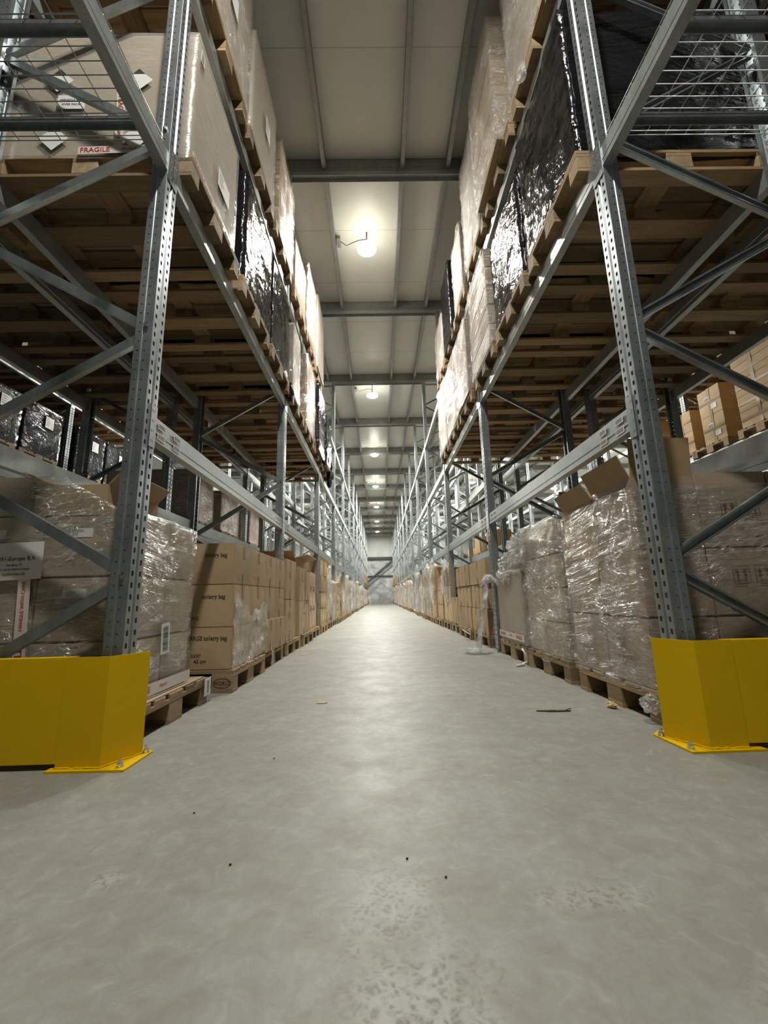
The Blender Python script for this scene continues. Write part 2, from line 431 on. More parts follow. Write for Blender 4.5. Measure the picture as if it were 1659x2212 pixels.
# ------------------------------------------------------------------ setting
b = MB(); b.box(-13, 13, -9, 39.0, -.2, 0); struct('floor', b.mesh('floor', M['floor']))
b = MB(); b.box(-13, 13, -9, 39.0, 6.40, 6.6); struct('ceiling', b.mesh('ceiling', M['ceil']))
b = MB(); b.box(-13, 13, 38.9, 39.1, 0, 4.2); struct('wall_far', b.mesh('w', M['conc']))
b = MB(); b.box(-13, 13, 38.88, 39.1, 4.2, 6.4); struct('wall_far_upper', b.mesh('w', M['wpanel']))
b = MB(); b.box(-13.2, -13, -9, 39, 0, 6.4); struct('wall_left', b.mesh('w', M['wpanel']))
b = MB(); b.box(13, 13.2, -9, 39, 0, 6.4); struct('wall_right', b.mesh('w', M['wpanel']))
b = MB(); b.box(-13, 13, -9.2, -9, 0, 6.4); struct('wall_back', b.mesh('w', M['wpanel']))
b = MB(); b.box(-13, 13, 38.66, 38.88, 4.03, 4.20); b.box(-13, 13, 38.70, 38.86, 3.97, 4.03); struct('trim_1', b.mesh('t', M['darksteel']))
b = MB(); b.box(-13, 13, 38.78, 38.90, 2.42, 2.52); struct('trim_2', b.mesh('t', M['darksteel']))
b = MB(); b.bar((-1.35, 38.75, 1.72), (1.35, 38.75, 4.0), .11, .11, (0,1,0)); struct('trim_3', b.mesh('t', M['darksteel']))
b = MB(); b.bar((-1.25, 38.82, 1.45), (1.45, 38.82, 3.72), .09, .08, (0,1,0)); struct('trim_4', b.mesh('t', M['roofsteel']))

# ------------------------------------------------------------------ roof steel
JX = [-7.25,-6.2,-5.6,-4.95,-3.9,-2.9,-2.28,-1.23,-.62,.43,1.04,2.09,2.7,3.7,4.4,5.4,6.1,7.1,8.1]
def girder_mesh():
    b = MB()
    b.box(-12.9, 12.9, 0, .012, 6.205, 6.398); b.box(-12.9, 12.9, 0, .13, 6.195, 6.205)
    b.box(-12.9, 12.9, .12, .13, 6.205, 6.24)
    x = -3.2
    return b.mesh('girder', M['roofsteel'])
gm = girder_mesh()
jb = MB()
jb.box(-.026, .026, .16, P-.01, 6.222, 6.228); jb.box(.020, .026, .16, P-.01, 6.228, 6.398)
jb.box(-.026, -.022, .16, P-.01, 6.222, 6.245)
jm = jb.mesh('joist', M['roofsteel'])
jb2 = MB()
jb2.box(-.026, .026, .16, P-.01, 6.222, 6.228); jb2.box(-.026, -.020, .16, P-.01, 6.228, 6.398); jb2.box(.022, .026, .16, P-.01, 6.222, 6.245)
jm2 = jb2.mesh('joist', M['roofsteel'])
holes = MB()
for zz in (6.245, 6.37):
    for i in range(130): holes.quad(*[(-2.6+i*.04+dx, -.001, zz+dz) for dx, dz in ((0,0),(.014,0),(.014,.007),(0,.007))])
hm = holes.mesh('punched_slots', M['darksteel'])
for n in range(0, 15):
    g = link('cross_girder', gm, None, (0, NY(n), 0))
    tag(g, f'grey steel cross girder under the roof, {ORD[n+1]} one along the building', 'girder', 'roof cross girders')
    if 2 <= n <= 4: link('slot_row', hm, g)
    if n < 14:
        for k, x in enumerate(JX):
            if abs(x) > 4.2 and n > 9: continue
            j = link('ceiling_joist', jm if x < .2 else jm2, None, (x, NY(n), 0))
            side = 'left' if x < 0 else 'right'
            tag(j, f'grey ceiling joist, {ORD[k+1]} from the left, in the {ORD[n+1]} roof bay', 'joist', 'roof joists')

# ------------------------------------------------------------------ rack parts
PITCH = .05
def perf_strip(b, p0, u, w, cols, H, z0=0.0, kind='slot'):
    """vertical strip from p0 along unit u, width w, hole columns [(uc, hw)] each .05"""
    u = Vector(u); p0 = Vector(p0); nz = int(round((H-z0)/PITCH))
    xs = [0]
    for uc, hw in cols: xs += [uc-hw, uc+hw]
    xs.append(w)
    def pt(a, z): q = p0+u*a; return (q.x, q.y, z)
    for i in range(0, len(xs)-1, 2): b.quad(pt(xs[i], z0), pt(xs[i+1], z0), pt(xs[i+1], H), pt(xs[i], H))
    for (uc, hw) in cols:
        for k in range(nz):
            za = z0+k*PITCH
            if kind == 'slot':
                zb, zc = za+.015, za+.037
                b.quad(pt(uc-hw, za), pt(uc+hw, za), pt(uc+hw, zb), pt(uc-hw, zb))
                b.quad(pt(uc-hw, zc), pt(uc+hw, zc), pt(uc+hw, za+PITCH), pt(uc-hw, za+PITCH))
            else:
                zb, zc = za+.025-hw, za+.025+hw
                b.quad(pt(uc-hw, za), pt(uc+hw, za), pt(uc+hw, zb), pt(uc-hw, zb))
                b.quad(pt(uc-hw, zc), pt(uc+hw, zc), pt(uc+hw, za+PITCH), pt(uc-hw, za+PITCH))
                zm = za+.025; r = hw*.82
                oc = [(uc+r*math.cos(PI/8+PI/4*j), zm+r*math.sin(PI/8+PI/4*j)) for j in range(8)]
                cr = [(uc+hw, zm+hw), (uc-hw, zm+hw), (uc-hw, zm-hw), (uc+hw, zm-hw)]
                for j in range(4):
                    b.quad(pt(*cr[j]), pt(*oc[2*j+1]), pt(*oc[2*j])) if j < 0 else b.quad(pt(*cr[j]), pt(*oc[(2*j+1) % 8]), pt(*oc[(2*j) % 8]))
                    b.quad(pt(*cr[j]), pt(*cr[(j+1) % 4]), pt(*oc[(2*j+2) % 8]), pt(*oc[(2*j+1) % 8]))
def upright_mesh(H=6.15):
    b = MB(); W = .1; D = .078
    # aisle face x=0: two slotted flanges and a recessed web between them
    perf_strip(b, (0, 0, 0), (0, 1, 0), .040, [(.021, .0075)], H)
    b.quad((0, .040, 0), (-.009, .045, 0), (-.009, .045, H), (0, .040, H))
    b.quad((-.009, .045, 0), (-.009, .055, 0), (-.009, .055, H), (-.009, .045, H))
    b.quad((-.009, .055, 0), (0, .060, 0), (0, .060, H), (-.009, .055, H))
    perf_strip(b, (0, .060, 0), (0, 1, 0), .040, [(.019, .0075)], H)
    for y, s in ((0, 1), (W, -1)):
        b.quad((0, y, 0), (-.012, y, 0), (-.012, y, H), (0, y, H))
        perf_strip(b, (-.012, y, 0), (-1, 0, 0), .030, [(.017, .0055)], H, kind='round')
        b.quad((-.042, y, 0), (-.046, y-s*.003, 0), (-.046, y-s*.003, H), (-.042, y, H))
        perf_strip(b, (-.046, y-s*.003, 0), (-1, 0, 0), .032, [(.014, .0055)], H, kind='round')
        b.quad((-.078, y-s*.003, 0), (-.078, y+s*.016, 0), (-.078, y+s*.016, H), (-.078, y-s*.003, H))
    me = b.mesh('upright', M['galv'], solid=1)
    return solidified(me, .0022)
UP = upright_mesh()
bp = MB(); bp.box(-.10, .02, -.02, .12, 0, .006)
for x, y in ((-.085, -.008), (.008, .108)): bp.lathe([(.012, .006), (.012, .016), (.006, .016), (.006, .028)], 6, (x, y))
BP = bp.mesh('base_plate', M['galv'])
def channel(a, c):
    """C section bar between two points in the XZ plane at y"""
    b = MB(); a, c = Vector(a), Vector(c); d = (c-a).normalized(); nrm = Vector((-d.z, 0, d.x))
    w, t, dp = .046, .003, .028
    for (n0, n1, y0, y1) in ((-w/2, w/2, 0, t), (-w/2, -w/2+t, t, dp), (w/2-t, w/2, t, dp), (-w/2, -w/2+.010, dp-t, dp), (w/2-.010, w/2, dp-t, dp)):
        p = [a+nrm*n0, a+nrm*n1, c+nrm*n1, c+nrm*n0]
        bb = len(b.v)
        for yy in (y0, y1):
            for q in p: b.v.append((q.x, q.y+yy, q.z))
        b.f += [tuple(bb+i for i in q) for q in ((0,1,2,3),(7,6,5,4),(0,4,5,1),(1,5,6,2),(2,6,7,3),(3,7,4,0))]
    return b.mesh('brace', M['galv'])
FN = [.71, 1.91, 3.09, 4.29, 5.49]; RN = [.12, 1.31, 2.50, 3.70, 4.90, 6.03]
BR = []
for i, zf in enumerate(FN):
    BR.append(channel((-.055, .036, zf-.022), (-DEP+.055, .036, RN[i])))
    BR.append(channel((-.055, .036, zf+.022), (-DEP+.055, .036, RN[i+1]-.03)))
hb = MB(); hb.box(-DEP+.06, -.06, .035, .065, 6.07, 6.115)
HB = hb.mesh('top_strut', M['galv'])
bb = MB()
for zf in FN:
    for x in (-.030,):
        b_ = MB()
        bb.box(-.040, -.020, -.010, -.003, zf-.009, zf+.009); bb.box(-.034, -.026, -.016, -.010, zf-.004, zf+.004)
NB = bb.mesh('bolts', M['bolt'])
def make_frame():
    r = empty('rack_frame')
    link('upright', UP, r); link('upright', UP, r, (-DEP, .1, 0), (0,0,PI))
    link('base_plate', BP, r); link('base_plate', BP, r, (-DEP, .1, 0), (0,0,PI))
    for m in BR: link('diagonal_brace', m, r)
    link('top_strut', HB, r); link('brace_bolts', NB, r)
    return r
F0 = None
ROWS = [  # key, name, outer X of the face looking to its own aisle, direction of depth, frames, bays
    ('L1', 'left rack', XL, -1), ('R1', 'right rack', XR, 1),
    ('L2', 'second left rack', XL-2*DEP-.24, 1), ('R2', 'second right rack', XR+2*DEP+.24, -1),
    ('L3', 'third left rack', XL-2*DEP-.24-2.3, -1), ('R3', 'third right rack', XR+2*DEP+.24+2.3, 1)]
def frame_at(key, X, d, n, name):
    global F0
    loc, rz = ((X, NY(n), 0), 0) if d < 0 else ((X, NY(n)+.1, 0), PI)
    if F0 is None: F0 = make_frame(); o = F0; o.location = loc; o.rotation_euler = (0,0,rz)
    else: o = dup(F0, loc, rz)
    where = f'{ORD[n]} from the near end' if n > 0 else 'behind the near crossing'
    tag(o, f'galvanised perforated upright frame of the {name}, {where}', 'rack frame', f'upright frames of the {name}')
    return o
# beam: local frame runs +Y from 0 to 2.7, outer face x=0, body to -x
def beam_mesh():
    b = MB(); L = 2.7; T = .05
    prof = [(-T, 0), (0, 0), (0, .030), (-.005, .033), (-.005, .038), (-.002, .041), (-.002, BH-.008), (-.006, BH-.006), (-.006, BH), (-T, BH)]
    v0 = len(b.v); n = len(prof)
    for y in (0, L): b.v += [(x, y, z) for x, z in prof]
    b.f.append(tuple(range(n))); b.f.append(tuple(range(2*n-1, n-1, -1)))
    for i in range(n):
        j = (i+1) % n; b.f.append((i, j, n+j, n+i))
    return b.mesh('beam', M['beam'])
BM = beam_mesh()
cn = MB(); cn.box(.001, .005, -.052, -.001, -.045, .165); cn.box(-.045, .001, -.002, .001, -.03, .15)
for z in (-.02, .03, .08, .13): cn.box(.005, .0056, -.040, -.030, z, z+.012); cn.box(.005, .0056, -.026, -.020, z+.004, z+.014)
CN1 = cn.mesh('connector', M['galv'])
cn = MB(); cn.box(.001, .005, 2.701, 2.752, -.045, .165); cn.box(-.045, .001, 2.699, 2.702, -.03, .15)
for z in (-.02, .03, .08, .13): cn.box(.005, .0056, 2.730, 2.740, z, z+.012)
CN2 = cn.mesh('connector', M['galv'])
B0 = None
LVN = ['', 'first', 'second', 'third']
def beam_at(X, d, k, lev, name, which):
    global B0
    z = LEV[lev]-BH/2; face = -d  # outward direction
    loc, rz = ((X, NY(k)+.1, z), 0) if face > 0 else ((X, NY(k)+P, z), PI)
    if B0 is None:
        B0 = empty('rack_beam'); link('beam', BM, B0); link('end_connector', CN1, B0); link('end_connector', CN2, B0)
        o = B0; o.location = loc; o.rotation_euler = (0,0,rz)
    else: o = dup(B0, loc, rz)
    bay = f'{ORD[k]} bay' if k > 0 else 'near crossing bay'
    tag(o, f'galvanised {which} load beam of the {name}, {LVN[lev]} level, {bay}', 'rack beam', f'load beams of the {name}')
    return o
BEAMS = {}
for key, name, X, d in ROWS:
    far = key in ('L3', 'R3'); nmax = 10 if far else 14
    for n in range(0 if key in ('L1', 'R1') else 1, nmax+1): frame_at(key, X, d, n, name)
    for k in range(0, nmax):
        for lev in (1, 2, 3):
            if k == 0 and not (key in ('L1', 'R1') and lev == 2): continue
            BEAMS[key, k, lev] = beam_at(X, d, k, lev, name, 'aisle side')
            beam_at(X+d*DEP, -d, k, lev, name, 'rear')
# barcode labels on the first level beams
def beam_label(o, ys, zs, sz=(.075, .034)):
    me = barcode_mesh(sz[0], sz[1], 3)
    for y in ys:
        for z in zs:
            put_flat(o, me, (.0018, y, z), '+X', 'barcode_label')
for key, ks in (('L1', (1, 2, 3)), ('R1', (1, 2, 3))):
    for k in ks:
        o = BEAMS[key, k, 1]
        beam_label(o, (.06, .22) if key == 'L1' else (2.62, 2.46), (.032, .085))
        beam_label(o, (2.50, 2.62) if key == 'L1' else (.10, .22), (.032, .085), (.06, .026))
# tie beams across the aisle between opposite frames
tb = MB(); w = XR-XL
tb.box(XL+.001, XR-.001, 0, .003, 6.13, 6.193); tb.box(XL+.001, XR-.001, .097, .1, 6.13, 6.193); tb.box(XL+.001, XR-.001, 0, .1, 6.190, 6.194)
tbm = tb.mesh('tie', M['beam'])
slots = MB()
for i in range(44): slots.quad(*[(XL+.12+i*.048+dx, .0965, 6.145+dz) for dx, dz in ((0,0),(.022,0),(.022,.008),(0,.008))])
for i in range(15, 18): pass
slm = slots.mesh('slots', M['beam'])
for n in range(1, 15):
    t = link('tie_beam', tbm, None, (0, NY(n), 0))
    tag(t, f'galvanised channel bridging the aisle top at the {ORD[n]} frames', 'tie beam', 'tie beams over the aisle')
for X0, X1, nm in ((XL-2*DEP-.24-2.3, XL-2*DEP-.24, 'left'), (XR+2*DEP+.24, XR+2*DEP+.24+2.3, 'right')):
    tb = MB(); tb.box(X0+.001, X1-.001, 0, .003, 6.13, 6.193); tb.box(X0+.001, X1-.001, .097, .1, 6.13, 6.193); tb.box(X0+.001, X1-.001, 0, .1, 6.190, 6.194)
    me = tb.mesh('tie', M['beam'])
    for n in range(1, 11):
        t = link('tie_beam', me, None, (0, NY(n), 0))
        tag(t, f'galvanised channel bridging the {nm} neighbouring aisle at the {ORD[n]} frames', 'tie beam', f'tie beams over the {nm} neighbouring aisle')

# wire mesh decks over the crossing
def mesh_deck(side):
    zt = LEV[2]+BH/2
    xo = XL if side == 'left' else XR; s = -1 if side == 'left' else 1
    for pnl, (y1, y0) in enumerate(((1.765, .90), (.88, .02), (0.0, -.84))):
        r = empty('wire_mesh_deck', (xo+s*DEP/2, (y0+y1)/2, zt))
        b = MB(); hw = DEP/2-.004; hy = (y1-y0)/2; rr = .0026
        k = 0
        y = hy
        while y > -hy-.001:
            b.tube([(-hw, y, -.02), (-hw, y, .004), (hw, y, .004), (hw, y, -.02)], rr, 5); y -= .051 if k else .020; k += 1
        n = 10
        for i in range(n+1):
            x = -hw + 2*hw*i/n
            b.tube([(x, -hy, .009), (x, hy, .009)], rr, 5)
        me = b.mesh('wires', M['wire'], smooth=True)
        link('wire_grid', me, r)
        for yy in (hy-.09, hy-.09-.355, hy-.80):
            if yy < -hy+.02: continue
            c = MB(); c.box(-hw+.035, hw-.035, yy-.022, yy+.022, -.003, .001); c.box(-hw+.035, hw-.035, yy-.022, yy-.018, -.03, 0); c.box(-hw+.035, hw-.035, yy+.018, yy+.022, -.03, 0)
            link('support_bar', c.mesh('bar', M['galv']), r)
        tag(r, f'galvanised wire mesh deck over the {side} side crossing, {ORD[pnl+1]} panel from the aisle racks', 'mesh deck', f'wire mesh decks on the {side}')
mesh_deck('left'); mesh_deck('right')

# ------------------------------------------------------------------ yellow guards
def guard(pts, plate, bolts, label, z=.4):
    r = empty('upright_guard', (plate[0][0], plate[0][1], 0))
    ox, oy = plate[0]
    th = .006; n = len(pts); P2 = [Vector(p) for p in pts]
    b = MB(); outl = []; inn = []
    for i, p in enumerate(P2):
        d = (P2[min(i+1, n-1)]-P2[max(i-1, 0)]).normalized(); nr = Vector((-d.y, d.x))
        if nr.y < 0: nr = -nr
        outl.append(p); inn.append(p+nr*th)
    poly = [(p.x-ox, p.y-oy) for p in outl] + [(p.x-ox, p.y-oy) for p in reversed(inn)]
    b.prism(poly, .008, z); link('guard_plate', b.mesh('g', M['yellow'], smooth=False), r)
    b = MB(); b.prism([(x-ox, y-oy) for x, y in plate], 0, .008)
    link('foot_plate', b.mesh('f', M['yellow']), r)
    w = MB(); rr = random.Random(3)
    for i in range(n-1):
        a, c = P2[i], P2[i+1]
        m = max(2, int((c-a).length/.012)); path = []
        for k in range(m+1):
            q = a.lerp(c, k/m); path.append((q.x-ox, q.y-oy-.002, .010+rr.uniform(-.002, .002)))
        w.tube(path, .004, 5)
    link('weld_bead', w.mesh('w', M['yellow'], smooth=True), r)
    for x, y in bolts:
        q = MB(); q.lathe([(.014, .008), (.014, .011), (.010, .011), (.011, .013), (.011, .022), (.006, .023), (.0055, .036), (.002, .037)], 8, (x-ox, y-oy))
        link('anchor_bolt', q.mesh('bolt', M['bolt']), r)
    tag(r, label, 'rack guard')
guard([(-1.215, 1.722), (-1.046, 1.714), (-.968, 1.860)], [(-1.235, 1.695), (-.943, 1.692), (-.940, 1.886), (-1.0, 1.93), (-1.235, 1.93)],
      [(-.975, 1.722), (-.958, 1.868)], 'yellow folded steel upright guard at the near end of the left rack')
guard([(1.385, 1.722), (1.235, 1.718), (1.156, 1.866)], [(1.435, 1.700), (1.148, 1.697), (1.134, 1.905), (1.18, 1.95), (1.435, 1.95)],
      [(1.165, 1.728), (1.152, 1.880)], 'yellow folded steel upright guard at the near end of the right rack')
def plank(x0, x1, y, label):
    b = MB(); z0, z1 = .022, .398
    b.box(x0, x1, y, y+.004, z0, z1); b.box(x0, x1, y+.004, y+.05, z1-.004, z1); b.box(x0, x1, y+.004, y+.05, z0, z0+.004)
    tag(link('end_barrier', b.mesh('plank', M['yellow'])), label, 'barrier')
plank(-2.18, -1.205, 1.727, 'long yellow barrier plank across the left rack end')
plank(1.375, 2.36, 1.727, 'long yellow barrier plank across the right rack end')
yf = NY(14)+.1
for s, x, nm in ((1, XL, 'left'), (-1, XR, 'right')):
    b = MB(); b.prism([(x-.12*s, yf+.08), (x+.03*s, yf+.08), (x+.10*s, yf-.04), (x+.09*s, yf-.04), (x+.025*s, yf+.07), (x-.12*s, yf+.07)], 0, .4)
    b.box(min(x+.085*s, x+.10*s), max(x+.085*s, x+.10*s), yf-.19, yf-.03, 0, .4)
    tag(link('upright_guard', b.mesh('g', M['yellow'])), f'small yellow upright guard at the far end of the {nm} rack', 'rack guard')

# ------------------------------------------------------------------ pallets
PAL = {}
def bx(m, x0, x1, y0, y1, z0, z1, bev=.0015):
    b = MB(); b.box(x0, x1, y0, y1, z0, z1); return b.mesh('board', m, bevel=bev)
DB = [(-.40, .145), (-.2175, .10), (-.0725, .145), (.1175, .10), (.255, .145)]
def pallet_parts():
    L = []
    for y, w in DB: L.append(('deck_board', bx(M['woodx'], -.6, .6, y, y+w, .122, .144)))
    for x in (-.6, -.0725, .455): L.append(('stringer_board', bx(M['woody'], x, x+.145, -.4, .4, .1, .122)))
    for x in (-.6, -.0725, .455):
        for y, w in ((-.4, .1), (-.0725, .145), (.3, .1)): L.append(('block', bx(M['block'], x+.001, x+.144, y, y+w, .022, .1)))
    for y, w in ((-.4, .1), (-.0725, .145), (.3, .1)): L.append(('bottom_board', bx(M['woodx'], -.6, .6, y, y+w, 0, .022)))
    return L
def pallet_single():
    b = MB()
    for y, w in DB: b.box(-.6, .6, y, y+w, .122, .144)
    for x in (-.6, -.0725, .455): b.box(x, x+.145, -.4, .4, .1, .122)
    for x in (-.6, -.0725, .455):
        for y, w in ((-.4, .1), (-.0725, .145), (.3, .1)): b.box(x, x+.145, y, y+w, .022, .1)
    for y, w in ((-.4, .1), (-.0725, .145), (.3, .1)): b.box(-.6, .6, y, y+w, 0, .022)
    return b.mesh('pallet', M['woodx'])
PP = pallet_parts(); PS = pallet_single(); PROTO = None
def pallet(x, y, z, label, group, detail, rz=0):
    global PROTO
    if detail:
        if PROTO is None:
            PROTO = empty('wooden_pallet')
            for nm, me in PP: link(nm, me, PROTO)
            o = PROTO; o.location = (x, y, z); o.rotation_euler = (0,0,rz)
        else: o = dup(PROTO, (x, y, z), rz)
    else: o = link('wooden_pallet', PS, None, (x, y, z), (0,0,rz))
    tag(o, label, 'pallet', group); return o

# ------------------------------------------------------------------ cartons
CM = {}
def carton_mesh(dx, dy, dz, m):
    k = (round(dx, 2), round(dy, 2), round(dz, 2), m.name)
    if k in CM: return CM[k]
    dx, dy, dz = k[:3]
    bm = bmesh.new(); bmesh.ops.create_cube(bm, size=1)
    for v in bm.verts: v.co = Vector((v.co.x*dx, v.co.y*dy, (v.co.z+.5)*dz))
    bmesh.ops.subdivide_edges(bm, edges=bm.edges[:], cuts=3, use_grid_fill=True)
    for v in bm.verts:
        # shallow bulge of filled cartons
        fx, fy, fz = 1-abs(2*v.co.x/dx)**2, 1-abs(2*v.co.y/dy)**2, 1-abs(2*v.co.z/dz-1)**2
        if abs(abs(v.co.x)-dx/2) < 1e-4: v.co.x += math.copysign(.004*fy*fz, v.co.x)
        if abs(abs(v.co.y)-dy/2) < 1e-4: v.co.y += math.copysign(.004*fx*fz, v.co.y)
    es = [e for e in bm.edges if len(e.link_faces) == 2 and e.calc_face_angle() > 1]
    bmesh.ops.bevel(bm, geom=es, offset=.004, segments=2, affect='EDGES')
    me = bpy.data.meshes.new('carton'); bm.to_mesh(me); bm.free(); me.materials.append(m)
    for p in me.polygons: p.use_smooth = False
    CM[k] = me; return me
TP = {}
def carton(x, y, z, dx, dy, dz, label, group, m='card', tape=None, rz=0, name='cardboard_box'):
    """x,y centre; tape: '+X'/'-X' face the tape ends hang down on"""
    o = link(name, carton_mesh(dx, dy, dz, M[m]), None, (x, y, z), (0,0,rz))
    tag(o, label, 'box', group)
    if tape:
        s = 1 if tape == '+X' else -1
        k = (round(dx,2), round(dz,2), s)
        if k not in TP:
            b = MB(); hx = dx/2
            b.box(-hx, hx, -.022, .022, dz, dz+.0008)
            x0, x1 = sorted((s*(hx+.0045), s*(hx+.0055)))
            b.box(x0, x1, -.022, .022, dz-.09, dz+.0006); b.box(x0, x1, -.022, .022, .0, .085)
            TP[k] = b.mesh('tape', M['tape'])
        link('packing_tape', TP[k], o)
    return o
def open_carton(x, y, z, dx, dy, dz, flaps, label, m='card', rz=0, group=None):
    """flaps: {'+X':angle,...} degrees above horizontal outward"""
    r = empty('open_cardboard_box', (x, y, z), rz); t = .006; hx, hy = dx/2, dy/2
    b = MB(); b.box(-hx, hx, -hy, -hy+t, 0, dz); b.box(-hx, hx, hy-t, hy, 0, dz); b.box(-hx, -hx+t, -hy+t, hy-t, 0, dz); b.box(hx-t, hx, -hy+t, hy-t, 0, dz); b.box(-hx+t, hx-t, -hy+t, hy-t, 0, t)
    link('box_body', b.mesh('body', M[m]), r)
    for f, (ang, L) in flaps.items():
        a = math.radians(ang); ca, sa = math.cos(a), math.sin(a)
        b = MB()
        if f[1] == 'X':
            s = 1 if f[0] == '+' else -1; u = Vector((s*ca, 0, sa)); nn = Vector((-s*sa, 0, ca)); p = Vector((s*hx, 0, dz)); w0, w1 = Vector((0, -hy+.004, 0)), Vector((0, hy-.004, 0))
        else:
            s = 1 if f[0] == '+' else -1; u = Vector((0, s*ca, sa)); nn = Vector((0, -s*sa, ca)); p = Vector((0, s*hy, dz)); w0, w1 = Vector((-hx+.004, 0, 0)), Vector((hx-.004, 0, 0))
        q = [p+w0, p+w1, p+w1+u*L, p+w0+u*L]; t2 = nn*.005
        bb_ = len(b.v); b.v += [tuple(v) for v in q] + [tuple(v+t2) for v in q]
        b.f += [tuple(bb_+i for i in e) for e in ((0,1,2,3),(7,6,5,4),(0,4,5,1),(1,5,6,2),(2,6,7,3),(3,7,4,0))]
        link('flap', b.mesh('flap', M['cardin']), r)
    tag(r, label, 'box', group); return r

# ------------------------------------------------------------------ stretch film shells
def film_shell(x0, x1, y0, y1, z0, topf, mname, label, group, seed=0, amp=.008, step=.04, top=True, bottom_amp=.02, sides=('-X','+X','-Y','+Y'), name='stretch_wrap', bulge=None):
    """skin round a load; topf(x,y)->z of the upper edge"""
    cx, cy = (x0+x1)/2, (y0+y1)/2
    bm = bmesh.new(); sd = Vector((seed*3.7, seed*1.3, seed*2.1))
    per = []
    def seg(a, c):
        n = max(2, int((Vector(c)-Vector(a)).length/step)); return [(a[0]+(c[0]-a[0])*i/n, a[1]+(c[1]-a[1])*i/n) for i in range(n)]
    g = .006
    cs = [(x0-g, y0-g), (x1+g, y0-g), (x1+g, y1+g), (x0-g, y1+g)]
    for i in range(4): per += seg(cs[i], cs[(i+1) % 4])
    ztm = max(topf(*p) for p in cs); nz = max(3, int((ztm-z0)/step))
    cols = []
    for (px, py) in per:
        n = Vector((0,0,0))
        if abs(px-(x0-g)) < 1e-6: n.x -= 1
        if abs(px-(x1+g)) < 1e-6: n.x += 1
        if abs(py-(y0-g)) < 1e-6: n.y -= 1
        if abs(py-(y1+g)) < 1e-6: n.y += 1
        n.normalize()
        zt = topf(px, py) + .012*noise.noise(Vector((px*6, py*6, seed))); zb = z0 + bottom_amp*noise.noise(Vector((px*4, py*4, seed+9)))
        c = []
        for k in range(nz+1):
            z = zb+(zt-zb)*k/nz
            q = Vector((px, py, z))
            d = noise.noise(Vector((px*2.5, py*2.5, z*14))+sd)*amp + noise.noise(q*9+sd)*amp*.6
            d = max(d, -.004) + (bulge(px, py, z) if bulge else 0)
            c.append(bm.verts.new((px+n.x*d-cx, py+n.y*d-cy, z-z0)))
        cols.append(c)
    N = len(cols)
    for i in range(N):
        a, c = cols[i], cols[(i+1) % N]
        for k in range(nz): bm.faces.new((a[k], c[k], c[k+1], a[k+1]))
    if top:
        # folded-over band on the top
        prev = [c[-1] for c in cols]
        for r_, dz in ((.93, .006), (.82, .008)):
            cur = []
            for v in prev: cur.append(bm.verts.new((v.co.x*r_, v.co.y*r_, v.co.z+dz*random.random()+.002)))
            for i in range(N): bm.faces.new((prev[i], prev[(i+1) % N], cur[(i+1) % N], cur[i]))
            prev = cur
    me = bpy.data.meshes.new('film'); bm.to_mesh(me); bm.free(); me.materials.append(M[mname])
    for p in me.polygons: p.use_smooth = True
    o = link(name, me, None, (cx, cy, z0)); tag(o, label, 'stretch film', group); return o
def crumple(loc, rx, ry, rz_, mname, label, seed=1, amp=.35, sub=4, name='crumpled_film', group=None, cat='stretch film', flat=False):
    bm = bmesh.new(); bmesh.ops.create_icosphere(bm, subdivisions=sub, radius=1)
    for v in bm.verts:
        p = v.co.copy(); d = 1+amp*noise.noise(p*2.2+Vector((seed*5.1,)*3))+amp*.6*noise.noise(p*6+Vector((seed*2.3,)*3))+amp*.3*abs(noise.noise(p*15))
        v.co = Vector((p.x*rx*d, p.y*ry*d, p.z*rz_*d))
        if flat and v.co.z < -rz_*.5: v.co.z = -rz_*.5
    me = bpy.data.meshes.new('crumple'); bm.to_mesh(me); bm.free(); me.materials.append(M[mname])
    o = link(name, me, None, loc); tag(o, label, cat, group); return o

SIDE = {'L': (XL, -1, 'left', '+X', '-X'), 'R': (XR, 1, 'right', '-X', '+X')}
NTH = ['nearest', 'second', 'third', 'fourth', 'fifth', 'sixth']
def sx(side, d0, d1):
    """interval of x from depth d0..d1 behind the aisle face (d<0 sticks out)"""
    X, s = SIDE[side][:2]; a, c = X+s*d0, X+s*d1; return (min(a, c), max(a, c))
def slot_y(k, i): return NY(k)+.1+(.03, .935, 1.84)[i]
def rack_pallet(side, k, i, lev, d0=-.03, y0=None, detail=False, rz=0):
    X, s, sn = SIDE[side][:3]
    z = 0 if lev == 0 else LEV[lev]+BH/2+.001
    y0 = slot_y(k, i) if y0 is None else y0
    where = 'on the floor under' if lev == 0 else f'on the {LVN[lev]} level of'
    o = pallet(X+s*(d0+.6), y0+.4, z, f'wooden pallet {where} the {sn} rack, {ORD[i+1]} place in its {ORD[k]} bay', f'pallets {where} the {sn} rack', detail, rz)
    return z+.144
FARBOX = MB()
